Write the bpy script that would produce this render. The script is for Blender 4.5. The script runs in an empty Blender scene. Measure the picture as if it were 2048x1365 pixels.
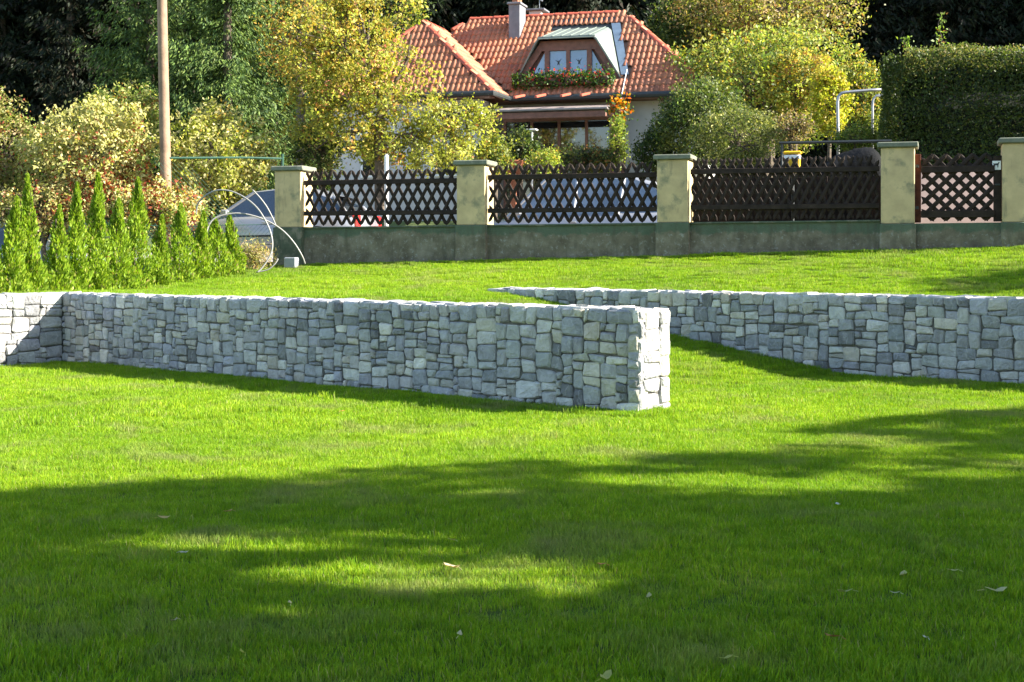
import bpy, bmesh, math, random
import numpy as np
from mathutils import Matrix, Vector, Euler

R = math.radians
rnd = random.Random(7)
rng = np.random.default_rng(11)
scene = bpy.context.scene
COL = scene.collection

# ------------------------------------------------------------------ camera, sky, sun, exposure
ZC = 1.36                       # eye height above the lower lawn
FPX, HOR = 2900.0, 524.0        # focal length in photo pixels and the row of the horizon
cam_d = bpy.data.cameras.new('camera')
cam = bpy.data.objects.new('camera', cam_d); COL.objects.link(cam)
cam.location = (0, 0, ZC); cam.rotation_euler = (R(90), 0, 0)
cam_d.sensor_width = 36.0; cam_d.lens = 36.0 * FPX / 2048.0
cam_d.shift_y = -(682.5 - HOR) / 2048.0
cam_d.clip_start = 0.1; cam_d.clip_end = 2000
scene.camera = cam

SUN = Vector((1.82, -0.30, 1.0)).normalized()          # towards the sun
EL = math.asin(SUN.z)
w = bpy.data.worlds.new('World'); scene.world = w; w.use_nodes = True
nt = w.node_tree; nt.nodes.clear()
sky = nt.nodes.new('ShaderNodeTexSky'); sky.sky_type = 'NISHITA'; sky.sun_disc = False
sky.sun_elevation = EL; sky.sun_rotation = math.atan2(SUN.x, SUN.y)
sky.air_density = 1.0; sky.dust_density = 0.6; sky.ozone_density = 1.4
bg = nt.nodes.new('ShaderNodeBackground'); bg.inputs[1].default_value = 0.095
wo = nt.nodes.new('ShaderNodeOutputWorld')
nt.links.new(sky.outputs[0], bg.inputs[0]); nt.links.new(bg.outputs[0], wo.inputs[0])
sd = bpy.data.lights.new('sun', 'SUN'); sd.energy = 5.0; sd.angle = R(0.53); sd.color = (1.0, 0.93, 0.82)
so = bpy.data.objects.new('sun', sd); COL.objects.link(so)
so.rotation_euler = (-SUN).to_track_quat('-Z', 'Y').to_euler(); so.location = (30, -5, 20)
scene.view_settings.view_transform = 'Standard'; scene.view_settings.look = 'None'
scene.view_settings.exposure = 2.15; scene.view_settings.gamma = 1.0
scene.view_settings.use_curve_mapping = False
scene.cycles.max_bounces = 8; scene.cycles.transparent_max_bounces = 8

# ------------------------------------------------------------------ helpers
def at(px, py, y):
    """photo pixel at depth y -> point in the place"""
    return Vector(((px - 1024) / FPX * y, y, (HOR - py) / FPX * y + ZC))

def tag(o, label=None, cat=None, group=None, kind=None):
    if label: o['label'] = label
    if cat: o['category'] = cat
    if group: o['group'] = group
    if kind: o['kind'] = kind
    return o

def empty(name, loc, label=None, cat=None, group=None):
    o = bpy.data.objects.new(name, None); COL.objects.link(o)
    o.empty_display_size = 0.3; o.location = loc
    return tag(o, label, cat, group)

def link(o, parent):
    COL.objects.link(o)
    if parent is not None:
        o.parent = parent
        if parent.type == 'EMPTY':
            o.matrix_parent_inverse = Matrix.Translation(-Vector(parent.location))
    return o

class MB:
    def __init__(s): s.v = []; s.f = []; s.c = []; s.col = (1, 1, 1)
    def add(s, vs, fs, col=None):
        n = len(s.v); s.v.extend([tuple(p) for p in vs]); s.f.extend([tuple(i + n for i in f) for f in fs])
        s.c.extend([col or s.col] * len(vs)); return s
    def box(s, c, sx, sy, sz, ax=None, col=None, bev=0.0):
        """box by centre and full sizes in the frame ax (three unit vectors)"""
        X, Y, Z = ax or (Vector((1, 0, 0)), Vector((0, 1, 0)), Vector((0, 0, 1)))
        c = Vector(c); hx, hy, hz = sx / 2, sy / 2, sz / 2
        if bev <= 0:
            vs = [c + X * a * hx + Y * b * hy + Z * d * hz for d in (-1, 1) for a, b in ((-1, -1), (1, -1), (1, 1), (-1, 1))]
            return s.add(vs, [(3, 2, 1, 0), (4, 5, 6, 7), (0, 1, 5, 4), (1, 2, 6, 5), (2, 3, 7, 6), (3, 0, 4, 7)], col)
        b = bev; vs = []; 
        rings = [(-hz, hx - b, hy - b), (-hz + b, hx, hy), (hz - b, hx, hy), (hz, hx - b, hy - b)]
        for z, rx, ry in rings:
            k = min(b, rx * .5, ry * .5)
            for a, d in ((-rx + k, -ry), (rx - k, -ry), (rx, -ry + k), (rx, ry - k), (rx - k, ry), (-rx + k, ry), (-rx, ry - k), (-rx, -ry + k)):
                vs.append(c + X * a + Y * d + Z * z)
        fs = [tuple(range(7, -1, -1)), tuple(range(24, 32))]
        for r in range(3):
            for i in range(8):
                j = (i + 1) % 8; fs.append((r * 8 + i, r * 8 + j, r * 8 + 8 + j, r * 8 + 8 + i))
        return s.add(vs, fs, col)
    def tube(s, pts, rad, n=8, col=None, cap=True):
        pts = [Vector(p) for p in pts]; m = len(pts)
        rad = rad if isinstance(rad, (list, tuple)) else [rad] * m
        vs = []; prev = None
        for i, p in enumerate(pts):
            t = (pts[min(i + 1, m - 1)] - pts[max(i - 1, 0)]).normalized()
            if prev is None:
                a = Vector((0, 0, 1)) if abs(t.z) < .9 else Vector((1, 0, 0))
                u = t.cross(a).normalized()
            else:
                u = (prev - t * prev.dot(t)).normalized()
            prev = u; v = t.cross(u)
            for k in range(n):
                q = 2 * math.pi * k / n; vs.append(p + (u * math.cos(q) + v * math.sin(q)) * rad[i])
        fs = []
        for i in range(m - 1):
            for k in range(n):
                j = (k + 1) % n; fs.append((i * n + k, i * n + j, (i + 1) * n + j, (i + 1) * n + k))
        if cap: fs.append(tuple(range(n - 1, -1, -1))); fs.append(tuple(range((m - 1) * n, m * n)))
        return s.add(vs, fs, col)
    def prism(s, poly, ext, col=None):
        """polygon (3D points) extruded by the vector ext"""
        n = len(poly); e = Vector(ext); vs = [Vector(p) for p in poly]; vs += [p + e for p in vs]
        fs = [tuple(range(n)), tuple(range(2 * n - 1, n - 1, -1))] + [(i + n, (i + 1) % n + n, (i + 1) % n, i) for i in range(n)]
        return s.add(vs, fs, col)
    def mesh(s, name, mat, smooth=False):
        me = bpy.data.meshes.new(name); me.from_pydata(s.v, [], s.f); me.materials.append(mat)
        at_ = me.color_attributes.new('tint', 'FLOAT_COLOR', 'POINT')
        a = np.ones((len(s.v), 4), dtype=np.float32)
        if s.c: a[:, :3] = np.array(s.c, dtype=np.float32)
        at_.data.foreach_set('color', a.ravel())
        if smooth: me.shade_smooth()
        me.update(); return me
    def build(s, name, mat, parent=None, smooth=False, fixn=True):
        me = s.mesh(name, mat, smooth)
        if fixn:
            bm = bmesh.new(); bm.from_mesh(me); bmesh.ops.recalc_face_normals(bm, faces=bm.faces); bm.to_mesh(me); bm.free()
        return link(bpy.data.objects.new(name, me), parent)

def quads_mesh(name, V, C, mat, parent=None):
    """V: (n,4,3) float array of leaf quads, C: (n,3) colours"""
    n = len(V); me = bpy.data.meshes.new(name)
    me.vertices.add(n * 4); me.vertices.foreach_set('co', V.astype(np.float32).ravel())
    me.loops.add(n * 4); me.loops.foreach_set('vertex_index', np.arange(n * 4, dtype=np.int32))
    me.polygons.add(n); me.polygons.foreach_set('loop_start', np.arange(0, n * 4, 4, dtype=np.int32))
    me.update(calc_edges=True)
    a = np.ones((n, 4, 4), dtype=np.float32); a[:, :, :3] = C[:, None, :]
    at_ = me.color_attributes.new('tint', 'FLOAT_COLOR', 'POINT'); at_.data.foreach_set('color', a.ravel())
    me.materials.append(mat); me.validate()
    return link(bpy.data.objects.new(name, me), parent)

# ------------------------------------------------------------------ materials
def nodes(name):
    m = bpy.data.materials.new(name); m.use_nodes = True; t = m.node_tree
    p = t.nodes['Principled BSDF']; return m, t, p

def N(t, kind, **kw):
    n = t.nodes.new(kind)
    for k, v in kw.items():
        if k in n.inputs.keys() if isinstance(k, str) else False: n.inputs[k].default_value = v
        else: setattr(n, k, v)
    return n

def noise(t, scale, detail=4, rough=.55, vec=None, dist=0.0):
    n = t.nodes.new('ShaderNodeTexNoise'); n.inputs['Scale'].default_value = scale
    n.inputs['Detail'].default_value = detail; n.inputs['Roughness'].default_value = rough
    n.inputs['Distortion'].default_value = dist
    if vec is not None: t.links.new(vec, n.inputs['Vector'])
    return n

def ramp(t, src, stops):
    r = t.nodes.new('ShaderNodeValToRGB'); e = r.color_ramp.elements
    while len(e) < len(stops): e.new(0.5)
    for i, (p, c) in enumerate(stops):
        e[i].position = p; e[i].color = (c[0], c[1], c[2], 1) if hasattr(c, '__len__') else (c, c, c, 1)
    t.links.new(src, r.inputs[0]); return r

def mixc(t, a, b, fac, mode='MIX'):
    m = t.nodes.new('ShaderNodeMix'); m.data_type = 'RGBA'; m.blend_type = mode
    for s, i in ((a, 6), (b, 7)):
        if hasattr(s, 'links'): t.links.new(s, m.inputs[i])
        else: m.inputs[i].default_value = (s[0], s[1], s[2], 1)
    if hasattr(fac, 'links'): t.links.new(fac, m.inputs[0])
    else: m.inputs[0].default_value = fac
    return m.outputs[2]

def bump(t, p, src, strength, dist=0.01):
    b = t.nodes.new('ShaderNodeBump'); b.inputs['Strength'].default_value = strength; b.inputs['Distance'].default_value = dist
    t.links.new(src, b.inputs['Height']); t.links.new(b.outputs[0], p.inputs['Normal'])

def surf(name, c, rough=.7, var=.25, scale=6, bumps=.3, bdist=.004, metal=0, spec=.4, tint=False, dirt=None):
    m, t, p = nodes(name)
    tc = t.nodes.new('ShaderNodeTexCoord')
    n1 = noise(t, scale, 6, .6, tc.outputs['Object'])
    lo = tuple(x * (1 - var) for x in c); hi = tuple(min(1, x * (1 + var)) for x in c)
    out = ramp(t, n1.outputs[0], [(.3, lo), (.7, hi)]).outputs[0]
    if dirt:
        n3 = noise(t, dirt[1], 8, .65, tc.outputs['Object'])
        out = mixc(t, out, dirt[0], ramp(t, n3.outputs[0], [(dirt[2], 0.0), (dirt[2] + .12, 1.0)]).outputs[0])
    if tint:
        a = t.nodes.new('ShaderNodeAttribute'); a.attribute_name = 'tint'
        out = mixc(t, out, a.outputs[0], 1.0, 'MULTIPLY')
    t.links.new(out, p.inputs['Base Color'])
    p.inputs['Roughness'].default_value = rough; p.inputs['Metallic'].default_value = metal
    p.inputs['Specular IOR Level'].default_value = spec
    if bumps > 0:
        n2 = noise(t, scale * 6, 6, .65, tc.outputs['Object']); bump(t, p, n2.outputs[0], bumps, bdist)
    return m

def leafmat(name, trans=.35, rough=.5, spec=.3, gain=1.0):
    m, t, p = nodes(name)
    a = t.nodes.new('ShaderNodeAttribute'); a.attribute_name = 'tint'
    col = a.outputs[0]
    t.links.new(col, p.inputs['Base Color']); p.inputs['Roughness'].default_value = rough
    p.inputs['Specular IOR Level'].default_value = spec
    tr = t.nodes.new('ShaderNodeBsdfTranslucent')
    tcol = mixc(t, col, (1.0, 1.05, .45), 1.0, 'MULTIPLY'); t.links.new(tcol, tr.inputs[0])
    mx = t.nodes.new('ShaderNodeMixShader'); mx.inputs[0].default_value = trans
    t.links.new(p.outputs[0], mx.inputs[1]); t.links.new(tr.outputs[0], mx.inputs[2])
    t.links.new(mx.outputs[0], t.nodes['Material Output'].inputs[0])
    return m

M_leaf = leafmat('leaf_mat', .45)
M_needle = leafmat('needle_mat', .15, .6, .2)
M_grass = leafmat('grass_blade_mat', .45, .5, .2)
def patchy(m_):
    t = m_.node_tree; a = [n for n in t.nodes if n.type == 'ATTRIBUTE'][0]; p = t.nodes['Principled BSDF']
    outs = [l.to_socket for l in a.outputs[0].links]
    g = t.nodes.new('ShaderNodeNewGeometry'); n1 = noise(t, 1.15, 5, .62, g.outputs['Position'], .5); n2 = noise(t, .42, 3, .5, g.outputs['Position']); n3 = noise(t, 5.5, 3, .6, g.outputs['Position'])
    c = mixc(t, a.outputs[0], ramp(t, n2.outputs[0], [(.35, (.78, .84, .8)), (.65, (1.12, 1.06, 1.0))]).outputs[0], 1.0, 'MULTIPLY')
    c = mixc(t, c, ramp(t, n3.outputs[0], [(.3, (.74, .80, .8)), (.62, (1.1, 1.08, 1.0))]).outputs[0], 1.0, 'MULTIPLY')
    c = mixc(t, c, (.27, .26, .12), ramp(t, n1.outputs[0], [(.52, 0.0), (.70, .7)]).outputs[0])
    for s_ in outs: t.links.new(c, s_)
patchy(M_grass)
M_bark = surf('bark_mat', (.11, .085, .06), .9, .4, 9, .8, .02)
M_pole = surf('pole_wood_mat', (.24, .155, .10), .8, .25, 5, .4, .01)
M_wood = surf('dark_stained_wood', (.027, .018, .013), .75, .5, 7, .5, .004, spec=.2, tint=True, dirt=((.06, .048, .038), 14, .64))
M_plaster = surf('yellow_plaster', (.50, .385, .20), .9, .16, 4, .35, .004, dirt=((.25, .225, .13), 3.2, .54))
M_cap = surf('pillar_cap_paint', (.15, .16, .115), .8, .2, 8, .2, dirt=((.30, .28, .21), 5, .56))
M_green = surf('green_base_paint', (.066, .085, .052), .85, .25, 6, .3, dirt=((.17, .16, .115), 4.5, .52))
M_white = surf('white_paint', (.78, .77, .74), .6, .05, 5, .1)
M_metal = surf('galvanised_tube', (.36, .36, .37), .45, .12, 12, .1, metal=.7)
M_greenmetal = surf('green_coated_metal', (.015, .06, .038), .5, .2, 8, .1)
M_pipe = surf('grey_plastic_pipe', (.22, .215, .20), .45, .15, 4, .1, spec=.6)
M_black = surf('black_tarpaulin', (.004, .0045, .005), .85, .3, 3, .7, .03, spec=.15)
M_yellow = surf('yellow_box_paint', (.75, .42, .01), .45, .08, 5, .1)
M_terra = surf('terracotta_pot', (.35, .12, .06), .8, .25, 6, .3)
M_brown = surf('brown_timber', (.17, .075, .05), .55, .3, 8, .3)
M_hwall = surf('house_render', (.50, .48, .46), .9, .08, 3, .3)
M_tile = surf('roof_tile_mat', (.36, .135, .068), .65, .3, 5, .3, .004, tint=True, dirt=((.20, .12, .085), 2.6, .55))
M_ridge = surf('ridge_tile_mat', (.40, .085, .045), .6, .2, 7, .3, tint=True)
M_copper = surf('pale_sheet_metal', (.15, .18, .155), .5, .18, 4, .15, spec=.5, dirt=((.14, .17, .17), 2.5, .6))
M_chim = surf('chimney_render', (.165, .17, .185), .9, .18, 5, .4)
M_gutter = surf('dark_gutter', (.03, .035, .035), .5, .2, 8, .1)
M_conc = surf('pale_paving', (.33, .30, .27), .9, .14, 1.6, .4, .006, dirt=((.33, .31, .27), 2.2, .6))
M_path = surf('pinkish_paving', (.17, .125, .11), .9, .2, 3, .4)
M_sheet = surf('grey_box_plastic', (.27, .285, .30), .6, .1, 6, .1)

def glass(name, c, rough=.04):
    m, t, p = nodes(name)
    tc = t.nodes.new('ShaderNodeTexCoord'); n = noise(t, 1.7, 3, .5, tc.outputs['Object'])
    r = ramp(t, n.outputs[0], [(.35, tuple(x * .7 for x in c)), (.65, tuple(x * 1.3 for x in c))])
    t.links.new(r.outputs[0], p.inputs['Base Color'])
    p.inputs['Roughness'].default_value = rough; p.inputs['Specular IOR Level'].default_value = 1.0
    p.inputs['Coat Weight'].default_value = .55; p.inputs['Coat Roughness'].default_value = .02; p.inputs['Coat IOR'].default_value = 1.6
    return m
M_glass = glass('window_glass', (.012, .015, .018)); M_skyglass = glass('painted_sky_glass', (.07, .14, .27))  # dormer panes: the blue sky's reflection is put into the base colour
M_paleglass = glass('sky_paled_car_glass', (.13, .16, .20)); M_carglass = glass('car_glass', (.02, .03, .045))  # pale glass: base colour lightened to stand in for mirrored sky
def paint(name, c, metal=.5):
    m, t, p = nodes(name)
    tc = t.nodes.new('ShaderNodeTexCoord'); n = noise(t, 60, 2, .5, tc.outputs['Object'])
    r = ramp(t, n.outputs[0], [(.3, tuple(x * .93 for x in c)), (.7, c)]); t.links.new(r.outputs[0], p.inputs['Base Color'])
    p.inputs['Metallic'].default_value = metal; p.inputs['Roughness'].default_value = .35
    p.inputs['Coat Weight'].default_value = .8; p.inputs['Coat Roughness'].default_value = .05
    return m
M_silver = paint('silver_car_paint', (.30, .31, .335), .35)
M_carwhite = paint('white_car_paint', (.5, .51, .53), 0)
M_rubber = surf('tyre_rubber', (.02, .02, .02), .85, .2, 20, .2)
M_redlens = paint('red_lamp_lens', (.55, .02, .02), 0)
M_clear = paint('clear_lamp_lens', (.7, .72, .74), .2)

# stone
def stonemat():
    m, t, p = nodes('grey_limestone')
    a = t.nodes.new('ShaderNodeAttribute'); a.attribute_name = 'tint'
    g = t.nodes.new('ShaderNodeNewGeometry')
    n1 = noise(t, 9, 8, .7, g.outputs['Position'], .6)
    n4 = noise(t, 34, 6, .7, g.outputs['Position'])
    mott = ramp(t, n1.outputs[0], [(.25, .62), (.5, .98), (.75, 1.28)])
    c = mixc(t, a.outputs[0], mott.outputs[0], 1.0, 'MULTIPLY')
    n3 = noise(t, 5.5, 7, .65, g.outputs['Position'], 1.2)
    c = mixc(t, c, (.36, .32, .24), ramp(t, n3.outputs[0], [(.60, 0.0), (.76, .4)]).outputs[0])
    wv = t.nodes.new('ShaderNodeTexWave'); wv.inputs['Scale'].default_value = 3; wv.inputs['Distortion'].default_value = 14
    wv.inputs['Detail'].default_value = 4; t.links.new(g.outputs['Position'], wv.inputs['Vector'])
    c = mixc(t, c, (.62, .62, .60), ramp(t, wv.outputs[0], [(.965, 0.0), (1.0, .22)]).outputs[0])
    t.links.new(c, p.inputs['Base Color']); p.inputs['Roughness'].default_value = .88; p.inputs['Specular IOR Level'].default_value = .25
    ad = t.nodes.new('ShaderNodeMath'); ad.operation = 'ADD'; t.links.new(n1.outputs[0], ad.inputs[0])
    ml = t.nodes.new('ShaderNodeMath'); ml.operation = 'MULTIPLY'; ml.inputs[1].default_value = .45
    t.links.new(n4.outputs[0], ml.inputs[0]); t.links.new(ml.outputs[0], ad.inputs[1])
    bump(t, p, ad.outputs[0], 1.0, .035)
    return m
M_stone = stonemat()
M_core = surf('stone_packing', (.12, .115, .105), .95, .4, 14, .6, .02)

def lawnmat():
    m, t, p = nodes('lawn_soil')
    g = t.nodes.new('ShaderNodeNewGeometry')
    n1 = noise(t, 1.1, 5, .6, g.outputs['Position']); n2 = noise(t, 40, 4, .6, g.outputs['Position'])
    c = ramp(t, n1.outputs[0], [(.35, (.035, .075, .008)), (.65, (.07, .11, .012))]).outputs[0]
    c = mixc(t, c, (.06, .05, .03), ramp(t, n2.outputs[0], [(.5, 0.0), (.7, .6)]).outputs[0])
    t.links.new(c, p.inputs['Base Color']); p.inputs['Roughness'].default_value = .95; p.inputs['Specular IOR Level'].default_value = .1
    bump(t, p, n2.outputs[0], .6, .02); return m
M_lawn = lawnmat()
M_earth = surf('garden_soil', (.075, .06, .04), .95, .4, 3, .6, .03)
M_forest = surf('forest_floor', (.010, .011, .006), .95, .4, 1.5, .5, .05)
M_yard = surf('garden_grass_ground', (.09, .12, .03), .95, .35, 2.5, .5, .03)

def basewall_mat():
    """old concrete with remains of green paint along its upper edge"""
    m, t, p = nodes('old_base_concrete')
    tc = t.nodes.new('ShaderNodeTexCoord'); g = t.nodes.new('ShaderNodeNewGeometry')
    sp = t.nodes.new('ShaderNodeSeparateXYZ'); t.links.new(g.outputs['Position'], sp.inputs[0])
    n1 = noise(t, 3.2, 8, .65, g.outputs['Position']); n2 = noise(t, 14, 7, .7, g.outputs['Position'])
    c = ramp(t, n1.outputs[0], [(.3, (.085, .072, .045)), (.5, (.15, .13, .085)), (.72, (.25, .225, .165))]).outputs[0]
    c = mixc(t, c, (.27, .27, .23), ramp(t, n2.outputs[0], [(.55, 0.0), (.66, .85)]).outputs[0])
    mr = t.nodes.new('ShaderNodeMapRange'); mr.inputs[1].default_value = 1.70; mr.inputs[2].default_value = 2.0
    mr.inputs[3].default_value = -.28; mr.inputs[4].default_value = .30
    t.links.new(sp.outputs[2], mr.inputs[0])
    ad = t.nodes.new('ShaderNodeMath'); ad.operation = 'ADD'; t.links.new(mr.outputs[0], ad.inputs[0])
    n5 = noise(t, 2.1, 8, .7, g.outputs['Position']); t.links.new(n5.outputs[0], ad.inputs[1])
    c = mixc(t, c, (.06, .10, .06), ramp(t, ad.outputs[0], [(.50, 0.0), (.60, .8)]).outputs[0])
    t.links.new(c, p.inputs['Base Color']); p.inputs['Roughness'].default_value = .9; bump(t, p, n2.outputs[0], .8, .02)
    return m
M_base = basewall_mat()
def streaks(m_, c, amt, lo=.56):
    t = m_.node_tree; p = t.nodes['Principled BSDF']; src = p.inputs['Base Color'].links[0].from_socket
    g = t.nodes.new('ShaderNodeNewGeometry'); mp = t.nodes.new('ShaderNodeMapping'); mp.inputs['Scale'].default_value = (6, 6, 1.3)
    t.links.new(g.outputs['Position'], mp.inputs[0]); n = noise(t, 1.0, 6, .7, mp.outputs[0]); n2 = noise(t, 30, 5, .7, g.outputs['Position'])
    o = mixc(t, src, c, ramp(t, n.outputs[0], [(lo, 0.0), (lo + .12, amt)]).outputs[0])
    o = mixc(t, o, tuple(x * .45 for x in c), ramp(t, n2.outputs[0], [(.66, 0.0), (.74, .7)]).outputs[0])
    t.links.new(o, p.inputs['Base Color'])
streaks(M_plaster, (.20, .175, .10), .6); streaks(M_base, (.07, .065, .04), .5, .5); streaks(M_green, (.12, .115, .08), .7); streaks(M_cap, (.09, .10, .07), .6)

# ------------------------------------------------------------------ terrain
WS = .93
E1 = Vector((1.209, 13.8)) * WS; C1 = Vector((-6.43, 20.75)) * WS
D1 = (E1 - C1).normalized(); L1 = (E1 - C1).length; N1 = Vector((-D1.y, D1.x))
T2 = Vector((-.4, 23.5)) * WS; Q2 = Vector((5.96, 16.87)) * WS
D2 = (Q2 - T2).normalized(); L2 = (Q2 - T2).length; N2 = Vector((-D2.y, D2.x))
TH = .46; TOP1 = .935; TOP2 = .96
FD = Vector((.9613, -.2756)); FN = Vector((.2756, .9613)); FY = 27.5
F0 = Vector((-.1638 * FY, FY)); FB = F0.dot(FN)

def fence_ground(k): return 1.256 + .0243 * k
def sstep(t): t = np.clip(t, 0, 1); return t * t * (3 - 2 * t)

def ground(x, y):
    x = np.asarray(x, dtype=float); y = np.asarray(y, dtype=float)
    a1 = (x - E1.x) * D1.x + (y - E1.y) * D1.y; s1 = (x - E1.x) * N1.x + (y - E1.y) * N1.y
    a2 = (x - T2.x) * D2.x + (y - T2.y) * D2.y; s2 = (x - T2.x) * N2.x + (y - T2.y) * N2.y
    fb = x * FN.x + y * FN.y; k = (x - F0.x) * FD.x + (y - F0.y) * FD.y
    fg = 1.256 + .0243 * np.clip(k, -6, 20)
    up = .885 + (fg - .885) * np.clip(1 - (FB - fb) / 4.6, 0, 1) ** 1.15
    rampz = .90 * (1 - sstep(a2 / 6.3) * .35 - np.clip(a2 / 6.3, 0, 1) * .65)
    z = np.zeros_like(x)
    h = TH / 2
    z = np.where((s1 > h), np.where(a2 < 0, np.minimum(up, .90 + np.clip(-a2, 0, 3) * .2), rampz), 0.0)
    z = np.where((s2 > h) & (a2 > -.2), up, z)
    z = np.where((a2 <= 0) & (s1 > h), np.maximum(up, .88), z)
    z = np.where((a1 < -L1 - h), up, z)                       # left of the short return wall
    # behind the fence: yard, then the bank up to the house, then the hill
    yard = np.where(fb > FB + .1, 1, 0)
    zy = 1.35 + 1.2 * sstep((fb - 31.5) / 5.0) + np.clip(fb - 47, 0, 80) * .33
    z = np.where(yard > 0, zy, z)
    z = z + 0.012 * np.sin(x * 1.7 + y * .6) * np.sin(y * 1.3 - x * .4) * (fb < FB - 1)
    return z

def gz(x, y): return float(ground(np.array([x]), np.array([y]))[0])

xs = np.concatenate([np.linspace(-160, -12, 26)[:-1], np.arange(-12, 13, .13), np.linspace(13.1, 160, 26)])
ys = np.concatenate([np.linspace(-60, 6, 14)[:-1], np.arange(6, 29, .13), np.linspace(29.1, 60, 60)[:-1], np.linspace(60, 150, 12)])
GX, GY = np.meshgrid(xs, ys); GZ = ground(GX, GY); nx, ny = len(xs), len(ys)
vv = np.stack([GX, GY, GZ], -1).reshape(-1, 3)
me = bpy.data.meshes.new('ground'); me.vertices.add(nx * ny); me.vertices.foreach_set('co', vv.astype(np.float32).ravel())
I = np.arange(nx * ny).reshape(ny, nx)
q = np.stack([I[:-1, :-1], I[:-1, 1:], I[1:, 1:], I[1:, :-1]], -1).reshape(-1, 4)
me.loops.add(q.size); me.loops.foreach_set('vertex_index', q.astype(np.int32).ravel())
me.polygons.add(len(q)); me.polygons.foreach_set('loop_start', np.arange(0, q.size, 4, dtype=np.int32))
me.update(calc_edges=True)
for m_ in (M_lawn, M_yard, M_forest): me.materials.append(m_)
cy = vv[q].mean(1); fbq = cy[:, 0] * FN.x + cy[:, 1] * FN.y
mi = np.where(fbq > 46, 2, np.where(fbq > FB, 1, 0)).astype(np.int32)
me.polygons.foreach_set('material_index', mi); me.shade_smooth()
go = link(bpy.data.objects.new('ground', me), None); tag(go, kind='structure')

# ------------------------------------------------------------------ stone walls
STONES = [((.225, .235, .25), 4), ((.27, .28, .29), 4), ((.175, .185, .20), 2.2), ((.33, .335, .335), 2.5), ((.13, .137, .147), .9),
          ((.33, .32, .285), .6), ((.295, .295, .275), 1.2), ((.24, .25, .285), 1.6), ((.42, .42, .40), .9)]
def stone_col():
    c = rnd.choices([s[0] for s in STONES], [s[1] for s in STONES])[0]; k = rnd.uniform(.86, 1.16) * 1.44; c = (c[0] * 1.04, c[1], c[2] * .93)
    return tuple(x * k * rnd.uniform(.98, 1.02) for x in c)

def rect_tiling(nx, ny):
    occ = [[False] * nx for _ in range(ny)]; out = []
    for j in range(ny):
        for i in range(nx):
            if occ[j][i]: continue
            w_ = 0
            while i + w_ < nx and not occ[j][i + w_] and w_ < 5: w_ += 1
            big = rnd.random()
            ww = rnd.choices([1, 2, 3, 4, 5], [.9, 2.6, 3.9, 2.2, .6])[0]; hh = rnd.choices([1, 2, 3, 4], [1.3, 2.4, 3.9, 1.1])[0]
            if ww >= 4 and hh == 1: hh = 2
            if ww == 1: hh = min(hh, 2)
            ww = min(ww, w_)
            if w_ - ww == 1: ww = w_ if w_ <= 4 else ww - 1
            hh = min(hh, ny - j)
            if ny - j - hh == 1: hh += 1
            for b in range(hh):
                for a in range(ww): occ[j + b][i + a] = True
            out.append((i, j, ww, hh))
    return out

def stone_panel(O, U, V, NN, W, H, cu, cv, proud=.018, keep=None, depth=.13):
    """irregular stones on the plane O + u U + v V, normal NN; returns list of (verts, faces, colour, size)"""
    O = Vector(O); U = Vector(U); V = Vector(V); NN = Vector(NN)
    nx = max(1, round(W / cu)); ny = max(1, round(H / cv)); cu = W / nx; cv = H / ny
    jit = {}
    def J(i, j):
        if (i, j) not in jit:
            fx = 0 if i in (0, nx) else 1; fy = 0 if j in (0, ny) else 1
            jit[(i, j)] = (rnd.uniform(-.30, .30) * cu * fx, rnd.uniform(-.34, .34) * cv * (fy if j != ny else .15))
        a, b = jit[(i, j)]; return (i * cu + a, j * cv + b)
    res = []
    for (i, j, a, b) in rect_tiling(nx, ny):
        cs = [J(i, j), J(i + a, j), J(i + a, j + b), J(i, j + b)]
        cx = sum(c[0] for c in cs) / 4; cy_ = sum(c[1] for c in cs) / 4
        if keep and not keep(cx, max(c[1] for c in cs)): continue
        g = rnd.uniform(.002, .0055)
        out = []
        for k in range(4):
            p, q_ = cs[k], cs[(k + 1) % 4]
            r1 = rnd.uniform(.03, .20); r2 = 1 - rnd.uniform(.03, .20)
            for r_ in (r1, r2):
                out.append((p[0] + (q_[0] - p[0]) * r_, p[1] + (q_[1] - p[1]) * r_))
        wmin = min(a * cu, b * cv); sc = max(.6, 1 - 2 * g / wmin)
        out = [(cx + (x - cx) * sc, cy_ + (y - cy_) * sc) for x, y in out]
        pr = proud * rnd.uniform(.5, 1.5); tu = rnd.uniform(-.09, .09); tv = rnd.uniform(-.10, .10); pr *= .8
        def P(x, y, n_): return O + U * x + V * y + NN * n_
        vs = [P(x, y, -depth) for x, y in out] + [P(x, y, rnd.uniform(-.008, .004)) for x, y in out]
        s1_ = 1 - rnd.uniform(.010, .020) * 2 / wmin
        s1_ = max(.70, s1_)
        for s_, am in ((s1_, .85), (s1_ * .5, 1.1)):
            for x, y in out:
                dx, dy = (x - cx) * s_, (y - cy_) * s_
                vs.append(P(cx + dx + rnd.uniform(-.003, .003), cy_ + dy + rnd.uniform(-.003, .003), pr * am + tu * dx + tv * dy + rnd.uniform(-.004, .004)))
        vs.append(P(cx, cy_, pr * rnd.uniform(.9, 1.3)))
        fs = []
        for r_ in range(3):
            for k in range(8):
                l = (k + 1) % 8; fs.append((r_ * 8 + k, r_ * 8 + l, r_ * 8 + 8 + l, r_ * 8 + 8 + k))
        for k in range(8): fs.append((24 + k, 24 + (k + 1) % 8, 32))
        res.append((vs, fs, stone_col(), a * cu * b * cv, P(cx, cy_, 0)))
    return res

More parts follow.
